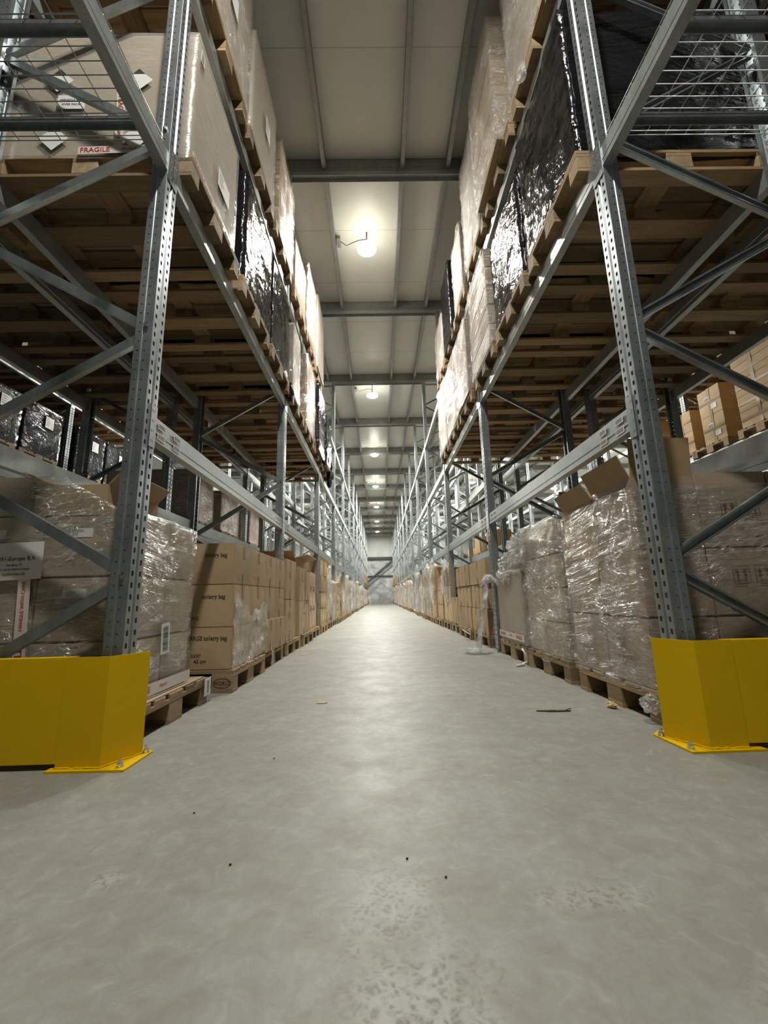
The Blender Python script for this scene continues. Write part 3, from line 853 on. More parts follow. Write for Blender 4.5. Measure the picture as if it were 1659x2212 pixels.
def box_wall(side, y0, y1, z0, z1, ny, nz, d0, depth, desc, m='card', tape=False, jit=.006, group=None, seed=0, skip=(), gap=.004, back=0, far=False):
    X, s, sn, fout, fin = SIDE[side]; rr = random.Random(seed)
    dy = (y1-y0)/ny; dz = (z1-z0)/nz; res = {}
    for k in range(nz):
        for j in range(ny):
            if (j, k) in skip: continue
            for bk in range(back+1):
                dd = d0+bk*(depth+.006)+rr.uniform(0, jit)
                x = X+s*(dd+depth/2)
                if far:
                    FARBOX.box(x-depth/2, x+depth/2, y0+j*dy+gap/2+rr.uniform(0, .004), y0+(j+1)*dy-gap/2-rr.uniform(0, .004), z0+k*dz, z0+(k+1)*dz-.003); continue
                lay = ['bottom', 'second', 'third', 'fourth', 'fifth', 'sixth', 'seventh'][k] if k < nz-1 or nz == 1 else 'top'
                if nz == 1: lay = 'single'
                lab = f'{desc}, {lay} layer, {NTH[j]} along' + (', rear row' if bk else '')
                o = carton(x, y0+(j+.5)*dy, z0+k*dz, depth, dy-gap-rr.uniform(0, .006), dz-.003, lab, group or f'cartons: {desc}', m,
                           fout if tape else None, rz=rr.uniform(-.006, .006))
                res[j, k, bk] = o
    return res

# =================================================== FLOOR LOADS, LEFT, BAY 1
rack_pallet('L', 1, 0, 0, .005, 1.955, True)
rack_pallet('L', 1, 1, 0, -.075, 2.985, True)
rack_pallet('L', 1, 2, 0, -.045, 3.80, True)
# first load: cartons wrapped in clear film
x0, x1 = sx('L', .055, 1.13)
yA, yB = 1.955, 2.565
gL = 'film wrapped cartons at the near left corner'
sheet = MB(); sheet.box(-.57, .57, -.39, .37, 0, .006)
tag(link('cardboard_sheet', sheet.mesh('sheet', M['cardpink']), None, (XL-.605+.02, 2.355, .1455), (0, 0, .012)), 'thin cardboard sheet between the near left load and its pallet', 'cardboard sheet')
zb = .153; layer = .287
for k in range(3):
    for i, (xa, xb) in enumerate(((-1.56+.002, x1), (x0, -1.562))):
        for j, (ya, yb) in enumerate(((yA, 2.257), (2.26, yB))):
            pos = ('aisle side', 'outer side')[i]; dep = ('front', 'rear')[j]; ly = ('bottom', 'middle', 'top')[k]
            o = carton((xa+xb)/2, (ya+yb)/2, zb+k*layer, xb-xa-.004, yb-ya-.004, layer-.003,
                   f'grey brown carton under film by the left guard, {ly} layer, {pos}, {dep}', gL, 'cardgrey')
            if j == 0:
                if i == 0 and k in (0, 1, 2):
                    put_flat(o, plain_label(.105, .042, k), (-.12+(xb-xa)/2-.14, -(yb-ya)/2-.0035, (.20, .21, .20)[k]), '-Y', 'paper_label')
                if i == 1 and k == 2: put_flat(o, plain_label(.105, .042, 5), (.10, -(yb-ya)/2-.0035, .20), '-Y', 'paper_label')
# upper layer, set back from the aisle, one open carton
carton(-1.90, 2.26, zb+3*layer, .50, .60, .19, 'brown carton on the top of the near left wrapped load', gL, 'cardgrey')
open_carton(-1.46, 2.20, zb+3*layer, .34, .46, .15, {'+X': (48, .10), '+Y': (70, .12), '-X': (40, .1)}, 'open brown carton with raised flaps on the near left wrapped load')
def topL(x, y):
    if x > -1.20: return 1.025
    if x > -1.45: return 1.025+(-1.20-x)/.25*.15
    return 1.20
fs = film_shell(x0, x1, yA, yB, .125, topL, 'film', 'clear crinkled stretch film around the near left load', None, 3, .010, .03)
# fragile tape, labels on the film
def tape_strip(parent, face, loc, L, w, texts, roll=0, name='fragile_tape', step=.26, size=.05):
    me = MB().box(-L/2, L/2, -w/2, w/2, -.001, 0).mesh('tape', M['ftape'])
    o = put_flat(parent, me, loc, face, name, roll)
    n = int(L/step)
    for i in range(max(1, n)):
        t = link('printed_text', text_mesh(texts[i % len(texts)], size*(1 if i % 2 == 0 or len(texts) == 1 else .5), M['red']), o, (-L/2+step*(i+.5), 0, .0012))
    return o
f0 = fs.location
tape_strip(fs, '+X', (x1+.020-f0.x, 0, .175-f0.z+.02), .60, .055, ['FRAGILE', 'FRAGILE'], step=.2, size=.04)
put_flat(fs, barcode_mesh(.085, .15, 9), (x1+.019-f0.x, 2.25-f0.y, .42-f0.z), '+X', 'barcode_label', .08)
lb = MB().box(-.15, .13, -.085, .085, -.001, 0).mesh('doc', M['white'])
dl = put_flat(fs, lb, (-1.66-f0.x, yA-.019-f0.y, .80-f0.z), '-Y', 'shipping_document', .03)
for s_, z_, sz_ in (('GB91-Europe B.V.', .01, .026), ('Handling CE', -.018, .014), ('P.O. 4.8 INTERNATIONAL', -.038, .013), ('TELEPHONE-JOB', -.060, .014)):
    link('printed_text', text_mesh(s_, sz_, M['ink']), dl, (.005, z_, .001))
tp = tape_strip(fs, '-Y', (-1.585-f0.x, yA-.018-f0.y, .47-f0.z), .52, .055, ['FRAGILE', 'HANDLE WITH CARE'], roll=PI/2+.06, step=.26, size=.045)
# label hanging on the corner of the first pallet
lab = MB(); lab.box(-.001, .001, -.045, .045, -.10, 0)
lt = link('hanging_label', lab.mesh('label', M['white']), None, (XL+.012, 2.715, .146)); tag(lt, 'white barcode label hanging off the near left pallet corner', 'label')
put_flat(lt, barcode_mesh(.05, .08, 12), (.0022, 0, -.05), '+X', 'barcode')
# toiletry bag cartons
gT = 'brown cartons behind the near left wrapped load'
Yc = [3.0, 3.405, 3.81, 4.19, 4.585]
BX = {}
zz = [.146, .425, .715, 1.005]
for k in range(3):
    for j in range(4):
        out = (.045, .045, -.055, -.055)[j] if k == 0 and j >= 2 else .045
        d = -out if False else None
        dx = .55; xo = -1.02 if not (k == 0 and j >= 2) else -1.0
        w = Yc[j+1]-Yc[j]
        ly = ('bottom', 'middle', 'top')[k]
        o = carton(xo-dx/2, (Yc[j]+Yc[j+1])/2, zz[k], dx, w-.006, zz[k+1]-zz[k]-.004, f'brown taped carton in the printed left stack, {ly} row, {NTH[j]} along', gT, 'card', '+X')
        if j == 0:
            put_text(o, ('LARGE toiletry bag', 'toiletry bag', 'toiletry bag')[k], .042, M['ink'], ((.11, .14, .14)[k], -w/2-.0015, .205), '-Y', squash=.82)
            if k == 0: put_text(o, '0597', .034, M['ink'], (.04, -w/2-.0015, .09), '-Y'); put_text(o, '45 cm', .034, M['ink'], (.07, -w/2-.0015, .055), '-Y')
            if k == 1: put_text(o, 'PCS', .03, M['ink'], (.02, -w/2-.0015, .06), '-Y')
        BX[j, k] = o
# stamp on the second pallet
def ring(rx, rz_, t, m, n=28):
    b = MB()
    for i in range(n):
        a0, a1 = 2*PI*i/n, 2*PI*(i+1)/n
        b.quad((rx*math.cos(a0), rz_*math.sin(a0), 0), ((rx-t)*math.cos(a0), (rz_-t)*math.sin(a0), 0), ((rx-t)*math.cos(a1), (rz_-t)*math.sin(a1), 0), (rx*math.cos(a1), rz_*math.sin(a1), 0))
    return b.mesh('ring', m)
def stamp(x, y, z, txt, face, label):
    r = empty('pallet_stamp', (x, y, z))
    put_flat(r, ring(.050, .027, .003, M['ink']), (0,0,0), face, 'oval_outline'); put_text(r, txt, .027, M['ink'], (0,0,0), face)
    return r
pal2 = [o for o in bpy.data.objects if o.name.startswith('wooden_pallet') and abs(o.location.y-(2.985+.4)) < .01 and o.location.z < .01][0]
blk = [c for c in pal2.children if c.name.startswith('block')]
def stamp_on(pal, txt, lx, face='-Y'):
    put_flat(pal, ring(.060, .031, .003, M['ink']), (lx, -.4015, .062), face, 'oval_outline'); put_text(pal, txt, .034, M['ink'], (lx, -.4016, .061), face, squash=.9)
stamp_on(pal2, 'WORLD', .525)
# remnant film on the printed stack: aisle side only
def film_sheet(x, pts_y, zb_f, zt_f, mname, label, seed, amp=.015, n=30, nz=22, face=1, name='torn_stretch_wrap'):
    bm = bmesh.new(); g = []
    y0, y1 = pts_y
    for i in range(n+1):
        y = y0+(y1-y0)*i/n; row = []
        for k in range(nz+1):
            zt, z_b = zt_f(i/n), zb_f(i/n); z = z_b+(zt-z_b)*k/nz
            d = amp*(noise.noise(Vector((y*5, z*12, seed)))+.6*noise.noise(Vector((y*14, z*22, seed))))+amp*.8
            row.append(bm.verts.new((face*d, y-(y0+y1)/2, z)))
        g.append(row)
    for i in range(n):
        for k in range(nz): bm.faces.new((g[i][k], g[i+1][k], g[i+1][k+1], g[i][k+1]))
    me = bpy.data.meshes.new('sheet'); bm.to_mesh(me); bm.free(); me.materials.append(M[mname])
    for p in me.polygons: p.use_smooth = True
    o = link(name, me, None, (x, (y0+y1)/2, 0)); tag(o, label, 'stretch film'); return o
def zt1(t): return .665-.17*min(1, t/.45)+ (.10*max(0, (t-.45)/.55)) + .02*math.sin(t*25)
film_sheet(-1.012, (2.99, 3.86), lambda t: .12+.06*t, zt1, 'filmwhite', 'torn clear film with a ragged edge on the left printed stack', 4, .012)
film_sheet(-1.0, (4.02, 4.10), lambda t: .0+.02, lambda t: .15, 'filmwhite', 'loose film strip hanging off the third left floor pallet', 6, .008, 5, 12)

# ==================================================== FLOOR, LEFT, BAY 2
for i in range(3): rack_pallet('L', 2, i, 0, (-.05, -.07, -.04)[i], None, True)
g2 = 'brown cartons under the left rack, second bay'
def cartL(ya, yb, za, zb_, d0, lab, m='card', tape='+X', dep=.5, rz=0):
    return carton(XL-d0-dep/2, (ya+yb)/2, za, dep, yb-ya-.006, zb_-za-.003, lab, g2, m, tape, rz)
marks = []
def updown(parent, x, y, z, s, face, m='inkbrown'):
    p = []
    for cx_ in (-.25, .25):
        p += [[((cx_-.05)*s, -.3*s), ((cx_+.05)*s, -.3*s), ((cx_+.05)*s, .1*s), ((cx_-.05)*s, .1*s)], [((cx_-.16)*s, .1*s), ((cx_+.16)*s, .1*s), (cx_*s, .38*s)]]
    p.append([(-.4*s, -.42*s), (.4*s, -.42*s), (.4*s, -.36*s), (-.4*s, -.36*s)])
    for a, b_, c_, d_ in ((-.55, -.55, .55, -.51), (-.55, .51, .55, .55), (-.55, -.51, -.51, .51), (.51, -.51, .55, .51)):
        p.append([(a*s, b_*s), (c_*s, b_*s), (c_*s, d_*s), (a*s, d_*s)])
    put_flat(parent, poly_flat(p, M[m], 'arrows'), (x, y, z), face, 'handling_mark')
for k, (za, zb_) in enumerate(((.146, .60), (.60, 1.05))):
    o = cartL(4.76, 5.20, za, zb_, -.03, f'tall narrow brown carton just past the second left upright, {("lower","upper")[k]} one')
    updown(o, .2545, -.05, .28, .08, '+X'); put_text(o, 'MADE IN', .02, M['inkbrown'], (.2550, 0, .09), '+X')
    cartL(5.21, 5.46, za+.0, zb_+.01, .0, f'tall brown carton second past the second left upright, {("lower","upper")[k]} one')
for k, (za, zb_) in enumerate(((.146, .575), (.575, .97))):
    o = cartL(5.50, 6.20 if k == 0 else 5.86, za, zb_, -.04, f'wide plain brown carton mid second left bay, {("lower","upper")[k]} one', 'card')
    put_text(o, 'PCS  SIZE  CM', .03, M['inkbrown'], (.2550, 0, .26), '+X')
cartL(5.92, 6.25, .577, .975, -.05, 'brown carton sticking out above the gap in second left bay')
open_carton(XL-.45, 6.30, 1.10-.1, .7, .85, .16, {'+X': (15, .18), '-Y': (25, .2), '+Y': (35, .2)}, 'big open carton with raised flaps on the second left bay stack')
for k, (za, zb_) in enumerate(((.146, .44), (.44, .73), (.73, 1.0))):
    for j, (ya, yb) in enumerate(((6.28, 6.66), (6.68, 7.05))):
        o = cartL(ya, yb, za, zb_, -.03+.02*j, f'brown labelled carton before the third left upright, {("lower","middle","upper")[k]} row, {NTH[j]}')
        put_flat(o, plain_label(.05, .2, k), (.2555, -.05, .15), '+X', 'paper_label', .05)
cartL(7.08, 7.36, .146, .55, .02, 'short brown carton right before the third left upright')

# ==================================================== FLOOR, RIGHT, BAY 1
rack_pallet('R', 1, 0, 0, .02, 2.02, True)
rack_pallet('R', 1, 1, 0, .015, 2.945, True)
rack_pallet('R', 1, 2, 0, .01, 3.76, True)
# chipboard blocks look darker on the first right pallet
p1r = [o for o in bpy.data.objects if o.name.startswith('wooden_pallet') and abs(o.location.y-2.42) < .01 and o.location.x > 1][0]
chipme = {}
for c in p1r.children:
    if c.name.startswith('block'):
        key = c.data.name
        if key not in chipme: mm = c.data.copy(); mm.materials[0] = M['chip']; chipme[key] = mm
        c.data = chipme[key]
gR = 'film wrapped cartons at the near right corner'
x0, x1 = sx('R', .022, 1.1)
zl = [.147, .475, .80, 1.125]
xs_ = [x0, 1.60, 1.97, x1]; ys_ = [2.035, 2.435, 2.835]
for k in range(3):
    for i in range(3):
        for j in range(2):
            if i == 2 and j == 1: continue
            if k == 2 and i == 0: continue
            pos = ('aisle side', 'middle', 'outer side')[i]; dep = ('front', 'rear')[j]; ly = ('bottom', 'middle', 'top')[k]
            h = zl[k+1]-zl[k]+(.06 if k == 2 and i > 0 and j == 0 else 0)
            o = carton((xs_[i]+xs_[i+1])/2, (ys_[j]+ys_[j+1])/2, zl[k], xs_[i+1]-xs_[i]-.005, ys_[j+1]-ys_[j]-.005, h-.004,
                       f'brown carton under film by the right guard, {ly} layer, {pos}, {dep}', gR, 'cardpink')
            hy = (ys_[j+1]-ys_[j])/2
            if j == 0 and i == 1: updown(o, -.04, -hy-.003, .19, .075, '-Y'); updown(o, .07, -hy-.003, .19, .075, '-Y')
            if i == 0 and k == 0:
                updown(o, -(xs_[1]-xs_[0])/2-.003, .04, .20, .06, '-X'); put_text(o, 'PRODUCT OF P.R.C.', .022, M['inkbrown'], (-(xs_[1]-xs_[0])/2-.0035, 0, .12), '-X')
open_carton((xs_[0]+xs_[1])/2+.004, 2.235, zl[2], .322, .395, .36, {'-Y': (84, .20), '-X': (66, .13), '+Y': (80, .1)}, 'tall open carton with upright front flap behind the right guard', 'cardpink')
open_carton((xs_[0]+xs_[1])/2+.004, 2.640, zl[2], .322, .395, .34, {'-X': (62, .11), '+Y': (75, .16), '-Y': (60, .12)}, 'open carton with folded flaps at the rear of the near right load', 'card')
def topR(x, y): return 1.115 if y < 2.3 else 1.115-.02*(y-2.3)
fr = film_shell(x0, x1, 2.035, 2.84, .13, topR, 'film', 'clear crinkled stretch film around the near right load', None, 11, .010, .03, top=False)
# rope of film hanging on the first right load
b = MB(); pts = []
for i in range(14):
    t = i/13; pts.append((0, .10-.10*t*(1-t)*-1.0 - .10*t, 1.12-.30*t))
b.tube([(0.0, -.02*math.sin(i*.9)+.05*(i/13)**2, 1.13-.27*i/13) for i in range(14)], .012, 7)
for v in range(len(b.v)):
    q = Vector(b.v[v]); d = noise.noise(q*60)*.006; b.v[v] = (q.x+d-.01, q.y+d, q.z)
tag(link('twisted_film_tail', b.mesh('tail', M['filmwhite'], smooth=True), None, (x0-.028, 2.30, 0)), 'twisted tail of clear film dangling on the near right load', 'stretch film')
# second right load: wrapped cartons
gR2 = 'film wrapped cartons in the second place on the right'
x0b, x1b = sx('R', .03, 1.1)
for k in range(4):
    for j in range(2):
        ly = ('bottom', 'second', 'third', 'top')[k]
        carton(x0b+.28, 2.965+.375*(j+.5), .147+k*.245, .54, .37, .242, f'carton under film in the second right floor load, {ly} layer, {("near","far")[j]} one', gR2, 'cardgrey')
def bulgeR(px, py, z):
    return .03*max(0, math.sin((z-.1)*9))*(px < 1.4)*.5
film_shell(x0b, x1b, 2.965, 3.715, .10, lambda x, y: 1.155, 'film', 'baggy clear film around the second right floor load', None, 17, .02, .035, bulge=bulgeR, bottom_amp=.05)
crumple((1.36, 3.86, 1.00), .13, .30, .16, 'filmwhite', 'big heap of crumpled clear film on the third right floor load', 3, .5, 5)
crumple((1.32, 4.22, .82), .10, .26, .16, 'filmwhite', 'lower fold of crumpled film on the third right floor load', 8, .5, 5)
# third right load: grey wrapped, fragile band
x0c, x1c = sx('R', .02, 1.1)
lc = carton((x0c+x1c)/2, 4.17, .147, x1c-x0c, .79, .66, 'large grey overwrapped carton beside the second right upright', None, 'cardgrey')
f3 = film_shell(x0c, x1c, 3.775, 4.565, .15, lambda x, y: .82, 'filmsmooth', 'smooth taut film around the grey carton by the second right upright', None, 21, .003, .05)
tape_strip(f3, '-X', (x0c-.013-f3.location.x, 0, .06), .76, .06, ['FRAGILE', 'FRAGILE'], step=.25, size=.045)
# film curtain hanging from the second right upright to the floor
bm = bmesh.new(); rows = []
for k in range(31):
    t = k/30; z = .80*(1-t)+.015
    w = .05+.02*math.sin(t*9)+(.07 if t < .12 else 0)+.05*max(0, t-.85)/.15; yc = 4.70-.10*t; xc = 1.19-.20*max(0, t-.25)/.75-.03*math.sin(t*4)
    row = []
    for i in range(15):
        u = i/14-.5; row.append(bm.verts.new((xc+.020*math.sin(u*26+t*3)+.01*noise.noise(Vector((u*9, t*14, 2))), yc+u*w*1.6, z+.01*noise.noise(Vector((u*5, t*4, 5))))))
    rows.append(row)
for k in range(30):
    for i in range(14): bm.faces.new((rows[k][i], rows[k][i+1], rows[k+1][i+1], rows[k+1][i]))
me = bpy.data.meshes.new('curtain'); bm.to_mesh(me); bm.free(); me.materials.append(M['filmwhite'])
for p in me.polygons: p.use_smooth = True
tag(link('hanging_film', me), 'long clear film strip hanging from the second right upright to the floor', 'stretch film')
crumple((1.02, 4.58, .028), .13, .10, .03, 'filmwhite', 'crumpled clear film lying on the floor at the second right upright', 5, .5, 4)
b = MB()
b.tube([(0,0,.80),( -.04,.03,.76),(-.09,.08,.70)], .022, 7); b.tube([(0,0,.80),(.05,-.07,.74),(.08,-.16,.66)], .022, 7)
for v in range(len(b.v)):
    q = Vector(b.v[v]); b.v[v] = tuple(q+Vector((noise.noise(q*40)*.01, noise.noise(q*35)*.01, noise.noise(q*30)*.01)))
tag(link('film_knot', b.mesh('knot', M['filmwhite'], smooth=True), None, (1.20, 4.64, 0)), 'white knot of film tied round the second right upright', 'stretch film')

# ==================================================== FLOOR, RIGHT, BAY 2
for i in range(3): rack_pallet('R', 2, i, 0, (.0, -.02, .0)[i], (4.985, 5.90, 6.76)[i], True)
palR = [o for o in bpy.data.objects if o.name.startswith('wooden_pallet') and abs(o.location.y-(4.985+.4)) < .01 and o.location.x > 1 and o.location.z < .1][0]
stamp_on(palR, 'EPAL', -.525)
g3 = 'brown cartons under the right rack, second bay'
ROWR = [(4.99, 5.40), (5.41, 5.83), (5.92, 6.38), (6.42, 6.88)]
for k, (za, zb_) in enumerate(((.146, .43), (.43, .725), (.725, 1.02))):
    for j, (ya, yb) in enumerate(ROWR):
        if k == 2 and j == 1: continue
        if k == 2 and j == 0: ya, yb = 4.93, 5.85
        carton(XR+.005+.01*(k == 1)+.27, (ya+yb)/2, za, .54, yb-ya-.008, zb_-za-.004, f'brown carton in the tall stack past the second right upright, {("bottom","middle","top")[k]} row, {NTH[j]} along', g3, 'card', '-X', rz=.01*(j-1))
for j, (ya, yb) in enumerate(((6.90, 7.28), (7.32, 7.62))):
    carton(XR+.27, (ya+yb)/2, .147, .54, yb-ya-.01, .42, f'brown carton in the low pair before the third right upright, {("near","far")[j]} one', g3, 'card', '-X')
open_carton(XR+.42, 7.05, .57, .5, .35, .16, {'-X': (40, .12), '+Y': (60, .1)}, 'small open carton on the low pair before the third right upright')
# torn wood, sheet, papers on the floor beside the second right bay
b = MB(); b.box(-.06, .06, -.05, .05, 0, .003)
tag(link('paper_label', b.mesh('paper', M['white']), None, (1.17, 5.95, .10), (.3, .5, .3)), 'loose white label hanging on the dark pallet in second right bay', 'label')

# ==================================================== FAR FLOOR LOADS
rf = random.Random(11)
for side in ('L', 'R'):
    X, s, sn, fo, fi = SIDE[side]
    for k in range(3, 14):
        for i in range(3):
            y0 = slot_y(k, i); d0 = -.04+rf.uniform(-.05, .04)
            zt = rack_pallet(side, k, i, 0, d0, None, False)
            place = f'{ORD[i+1]} place of the {ORD[k]} floor bay, {sn}'
            kind = rf.random()
            htot = rf.uniform(.7, 1.18)
            if k == 3 and i < 2: kind = .1
            elif k >= 3 and kind > .42: kind = .43+.57*(kind-.42)/.58
            if k >= 3 and i % 2 == (side == 'L') and k < 9: crumple((X+s*(d0+.03), y0+.4+rf.uniform(-.2, .2), rf.uniform(.5, .95)), .07, rf.uniform(.12, .3), rf.uniform(.2, .42), 'filmwhite', f'ragged loose film on the {place}', k*3+i+50, .6, 4, group=f'loose film on far {sn} floor loads')
            nz = rf.choice((2, 3, 3, 4)); ny = rf.choice((1, 2, 2)); 
            mm = rf.choice(('card', 'card', 'cardpink', 'cardlit'))
            box_wall(side, y0+.01, y0+.79, zt+.002, zt+htot, ny, nz, d0+rf.uniform(.0, .05), .5, f'carton in the {place}', mm, tape=(k < 5 and kind < .5), jit=.02, group=f'cartons on the floor under the {sn} rack', seed=k*10+i, far=k >= 7)
            if kind > .42:
                xa, xb = sx(side, d0+.0, d0+.56)
                film_shell(xa-.01, xb+.01, y0, y0+.80, zt-.03, (lambda h, z, q: (lambda x, y: z+h+.10*noise.noise(Vector((x*3, y*3, q)))))(htot+.03, zt, k+i), 'filmwhite' if kind > .55 else 'film', f'wrinkled clear film round the load in the {place}', f'film wraps on far {sn} floor loads', k*7+i, .045, .07)
            elif kind > .30:
                crumple((X+s*(d0+.02), y0+.4, .55), .06, .26, .38, 'filmwhite', f'loose hanging film on the load in the {place}', k+i, .5, 4, group=f'loose film on far {sn} floor loads')
# open carton over the third left floor bay and its neighbour
open_carton(XL-.35, 8.55, 1.22, .62, 1.3, .02, {'-X': (60, .2), '+X': (75, .10)}, 'very large open carton on top of the third left floor bay', 'card')

# ==================================================== UPPER LEVELS, MAIN RACKS
def wrapload(side, lev, k, i, y0, y1, h, kind, d0, lab, grp, seed, cm='cardgrey', boxes=None, amp=.012):
    X, s, sn, fo, fi = SIDE[side]
    zt = LEV[lev]+BH/2+.001+.144
    xa, xb = sx(side, d0, d0+1.12)
    core = None
    if kind == 'black':
        o = film_shell(xa, xb, y0, y1, zt-.05, lambda x, y: zt+h, 'black', lab, grp, seed, amp, .04)
        # solid load inside
        tag(link('wrapped_load', carton_mesh(xb-xa-.03, y1-y0-.03, h-.01, M['cardpink']), None, ((xa+xb)/2, (y0+y1)/2, zt+.002)), lab.replace('black film around the', 'goods inside the black film of the')[:110], 'box', grp)
        return o
    if boxes:
        ny, nz = boxes
        for kk in range(nz):
            for jj in range(ny):
                dy = (y1-y0)/ny; dz = h/nz
                lay = NTH[kk] if kk else 'lowest'
                tag(link('cardboard_box', carton_mesh(1.10, dy-.006, dz-.003, M[cm]), None, ((xa+xb)/2, y0+dy*(jj+.5), zt+.001+dz*kk)),
                    f'carton in the {lab.split(" around the ")[-1]}, {lay} layer' + (f', {("near","far")[jj]} one' if ny == 2 else ''), 'box', grp)
    else:
        core = tag(link('overwrapped_carton', carton_mesh(xb-xa-.006, y1-y0-.006, h-.005, M[cm]), None, ((xa+xb)/2, (y0+y1)/2, zt+.001)), f'large carton inside the {lab.split(" around the ")[-1]}', 'box', grp)
    o = film_shell(xa, xb, y0, y1, zt-.03, lambda x, y: zt+h, 'filmsmooth' if kind == 'smooth' else ('filmwhite' if kind == 'white' else 'film'), lab, grp, seed, amp if kind != 'smooth' else .004, .045)
    return o
def up_pallets(side, lev, ks, det):
    for k, n in ks:
        for i in range(n): rack_pallet(side, k, i, lev, -.06, None, det(k))
up_pallets('L', 2, [(1, 3), (2, 3), (3, 1)], lambda k: k < 3)
up_pallets('R', 2, [(1, 3), (2, 3)], lambda k: k < 3)
up_pallets('L', 3, [(1, 3), (2, 3)], lambda k: k < 2)
up_pallets('R', 3, [(1, 3), (2, 3)], lambda k: k < 2)
def fp(n): return n
gl2 = 'wrapped loads on the second level of the left rack'
A = wrapload('L', 2, 1, 0, 1.95, 2.68, .90, 'smooth', -.04, 'taut clear film around the grey fragile carton at the second level near left', gl2, 31)
wrapload('L', 2, 1, 1, 2.90, 3.70, 1.02, 'black', -.04, 'black film around the first black load, second level of the left rack', gl2, 32)
wrapload('L', 2, 1, 2, 3.80, 4.58, 1.02, 'black', -.03, 'black film around the second black load, second level of the left rack', gl2, 33)
wrapload('L', 2, 2, 0, 4.78, 5.22, .95, 'white', -.05, 'milky film around the narrow load just past second left upright, second level', gl2, 34, cm='cardpink')
wrapload('L', 2, 2, 1, 5.78, 6.58, 1.15, 'film', -.06, 'clear film around the tall marked load in the second left bay, second level', gl2, 35, 'card', (1, 5))
wrapload('L', 2, 2, 2, 6.66, 7.42, 1.15, 'black', -.10, 'black film around the black load before the third left upright, second level', gl2, 36)
wrapload('L', 2, 3, 0, 7.56, 8.32, .95, 'black', -.12, 'black film around the last ragged load of the left second level', gl2, 37, amp=.03)
gl3 = 'wrapped loads on the third level of the left rack'
wrapload('L', 3, 1, 0, 1.96, 2.76, 1.22, 'white', -.06, 'clear film around the nearest load on the third left level', gl3, 41, amp=.008)
wrapload('L', 3, 1, 1, 2.88, 3.62, 1.10, 'smooth', -.06, 'taut film around the labelled load on the third left level', gl3, 42)
wrapload('L', 3, 1, 2, 3.88, 4.60, 1.22, 'film', -.06, 'clear film around the white labelled cartons on the third left level', gl3, 43, 'card', (2, 4))
wrapload('L', 3, 2, 0, 4.78, 5.55, .75, 'film', -.06, 'clear film around the low load past second left upright, third level', gl3, 44, 'card', (2, 3))
wrapload('L', 3, 2, 1, 5.70, 6.48, 1.20, 'white', -.07, 'milky film around the tall load in the second left bay, third level', gl3, 45, 'cardpink', (2, 4))
wrapload('L', 3, 2, 2, 6.62, 7.40, 1.38, 'smooth', -.08, 'smooth film around the tallest load at the end of third left level', gl3, 46)
gr2 = 'wrapped loads on the second level of the right rack'
wrapload('R', 2, 1, 0, 1.98, 2.80, 1.12, 'black', -.03, 'black film around the nearest black load, second level of the right rack', gr2, 51, amp=.018)
wrapload('R', 2, 1, 1, 2.89, 3.68, .98, 'black', -.03, 'black film around the second black load, second level of the right rack', gr2, 52, amp=.018)
wrapload('R', 2, 1, 2, 3.82, 4.58, 1.12, 'film', -.07, 'clear film around the tall banded load, second right level before the upright', gr2, 53, 'cardgrey', (1, 5), .02)
wrapload('R', 2, 2, 0, 4.80, 5.56, 1.0, 'white', -.08, 'milky film around the load past the second right upright, second level', gr2, 54, cm='cardpink', amp=.03)
wrapload('R', 2, 2, 1, 5.68, 6.46, 1.10, 'white', -.07, 'milky film around the middle load of the second right bay, second level', gr2, 55, cm='cardpink', amp=.03)
wrapload('R', 2, 2, 2, 6.60, 7.38, 1.18, 'film', -.07, 'clear film around the last load of the right second level', gr2, 56, 'cardgrey', (1, 3), .03)
gr3 = 'wrapped loads on the third level of the right rack'
wrapload('R', 3, 1, 0, 1.96, 2.76, 1.45, 'white', -.05, 'clear film around the nearest load on the third right level', gr3, 61, amp=.015)
wrapload('R', 3, 1, 1, 2.98, 3.74, 1.45, 'white', -.12, 'clear film around the protruding brown load on the third right level', gr3, 62, 'card', (1, 3), .02)
wrapload('R', 3, 1, 2, 3.86, 4.60, 1.50, 'white', -.06, 'clear film around the third load on the third right level', gr3, 63, 'cardgrey', (2, 3), .02)
wrapload('R', 3, 2, 0, 4.80, 5.40, 1.0, 'white', -.06, 'milky film around the load past the second upright, third right level', gr3, 64, cm='cardpink', amp=.03)
wrapload('R', 3, 2, 1, 5.72, 6.40, 1.22, 'black', -.06, 'black film around the only black load of the third right level', gr3, 65)
wrapload('R', 3, 2, 2, 6.60, 7.38, .95, 'white', -.05, 'milky film around the last load of the third right level', gr3, 66, cm='cardpink', amp=.03)
# markings on the near left second-level carton (facing the crossing)
al = A.location; zt = LEV[2]+BH/2+.145
yf_ = 1.95-.012
def onA(me, x, z, nm, roll=0): return put_flat(A, me, (x-al.x, yf_-.003-al.y, z-al.z), '-Y', nm, roll)
for x in (-1.79, -1.33, ):
    s_ = .085
    onA(poly_flat([[(-s_, 0), (0, -s_), (s_, 0), (s_*.45, s_*.5), (-s_*.45, s_*.5)]], M['white']), x, zt+.10, 'hazard_diamond')
    onA(poly_flat([[(-s_*.45, s_*.52), (s_*.45, s_*.52), (0, s_)]], M['ink']), x, zt+.10, 'diamond_tip')
    onA(poly_flat([[(-s_, 0), (0, -s_), (s_, 0), (s_*.45, s_*.5), (-s_*.45, s_*.5)]], M['white']), x-.02, zt+.52, 'hazard_diamond')
    onA(poly_flat([[(-s_*.45, s_*.52), (s_*.45, s_*.52), (0, s_)]], M['ink']), x-.02, zt+.52, 'diamond_tip')
al_ = onA(MB().box(-.04, .04, -.04, .04, -.001, 0).mesh('l', M['white']), -1.30, zt+.26, 'arrow_label')
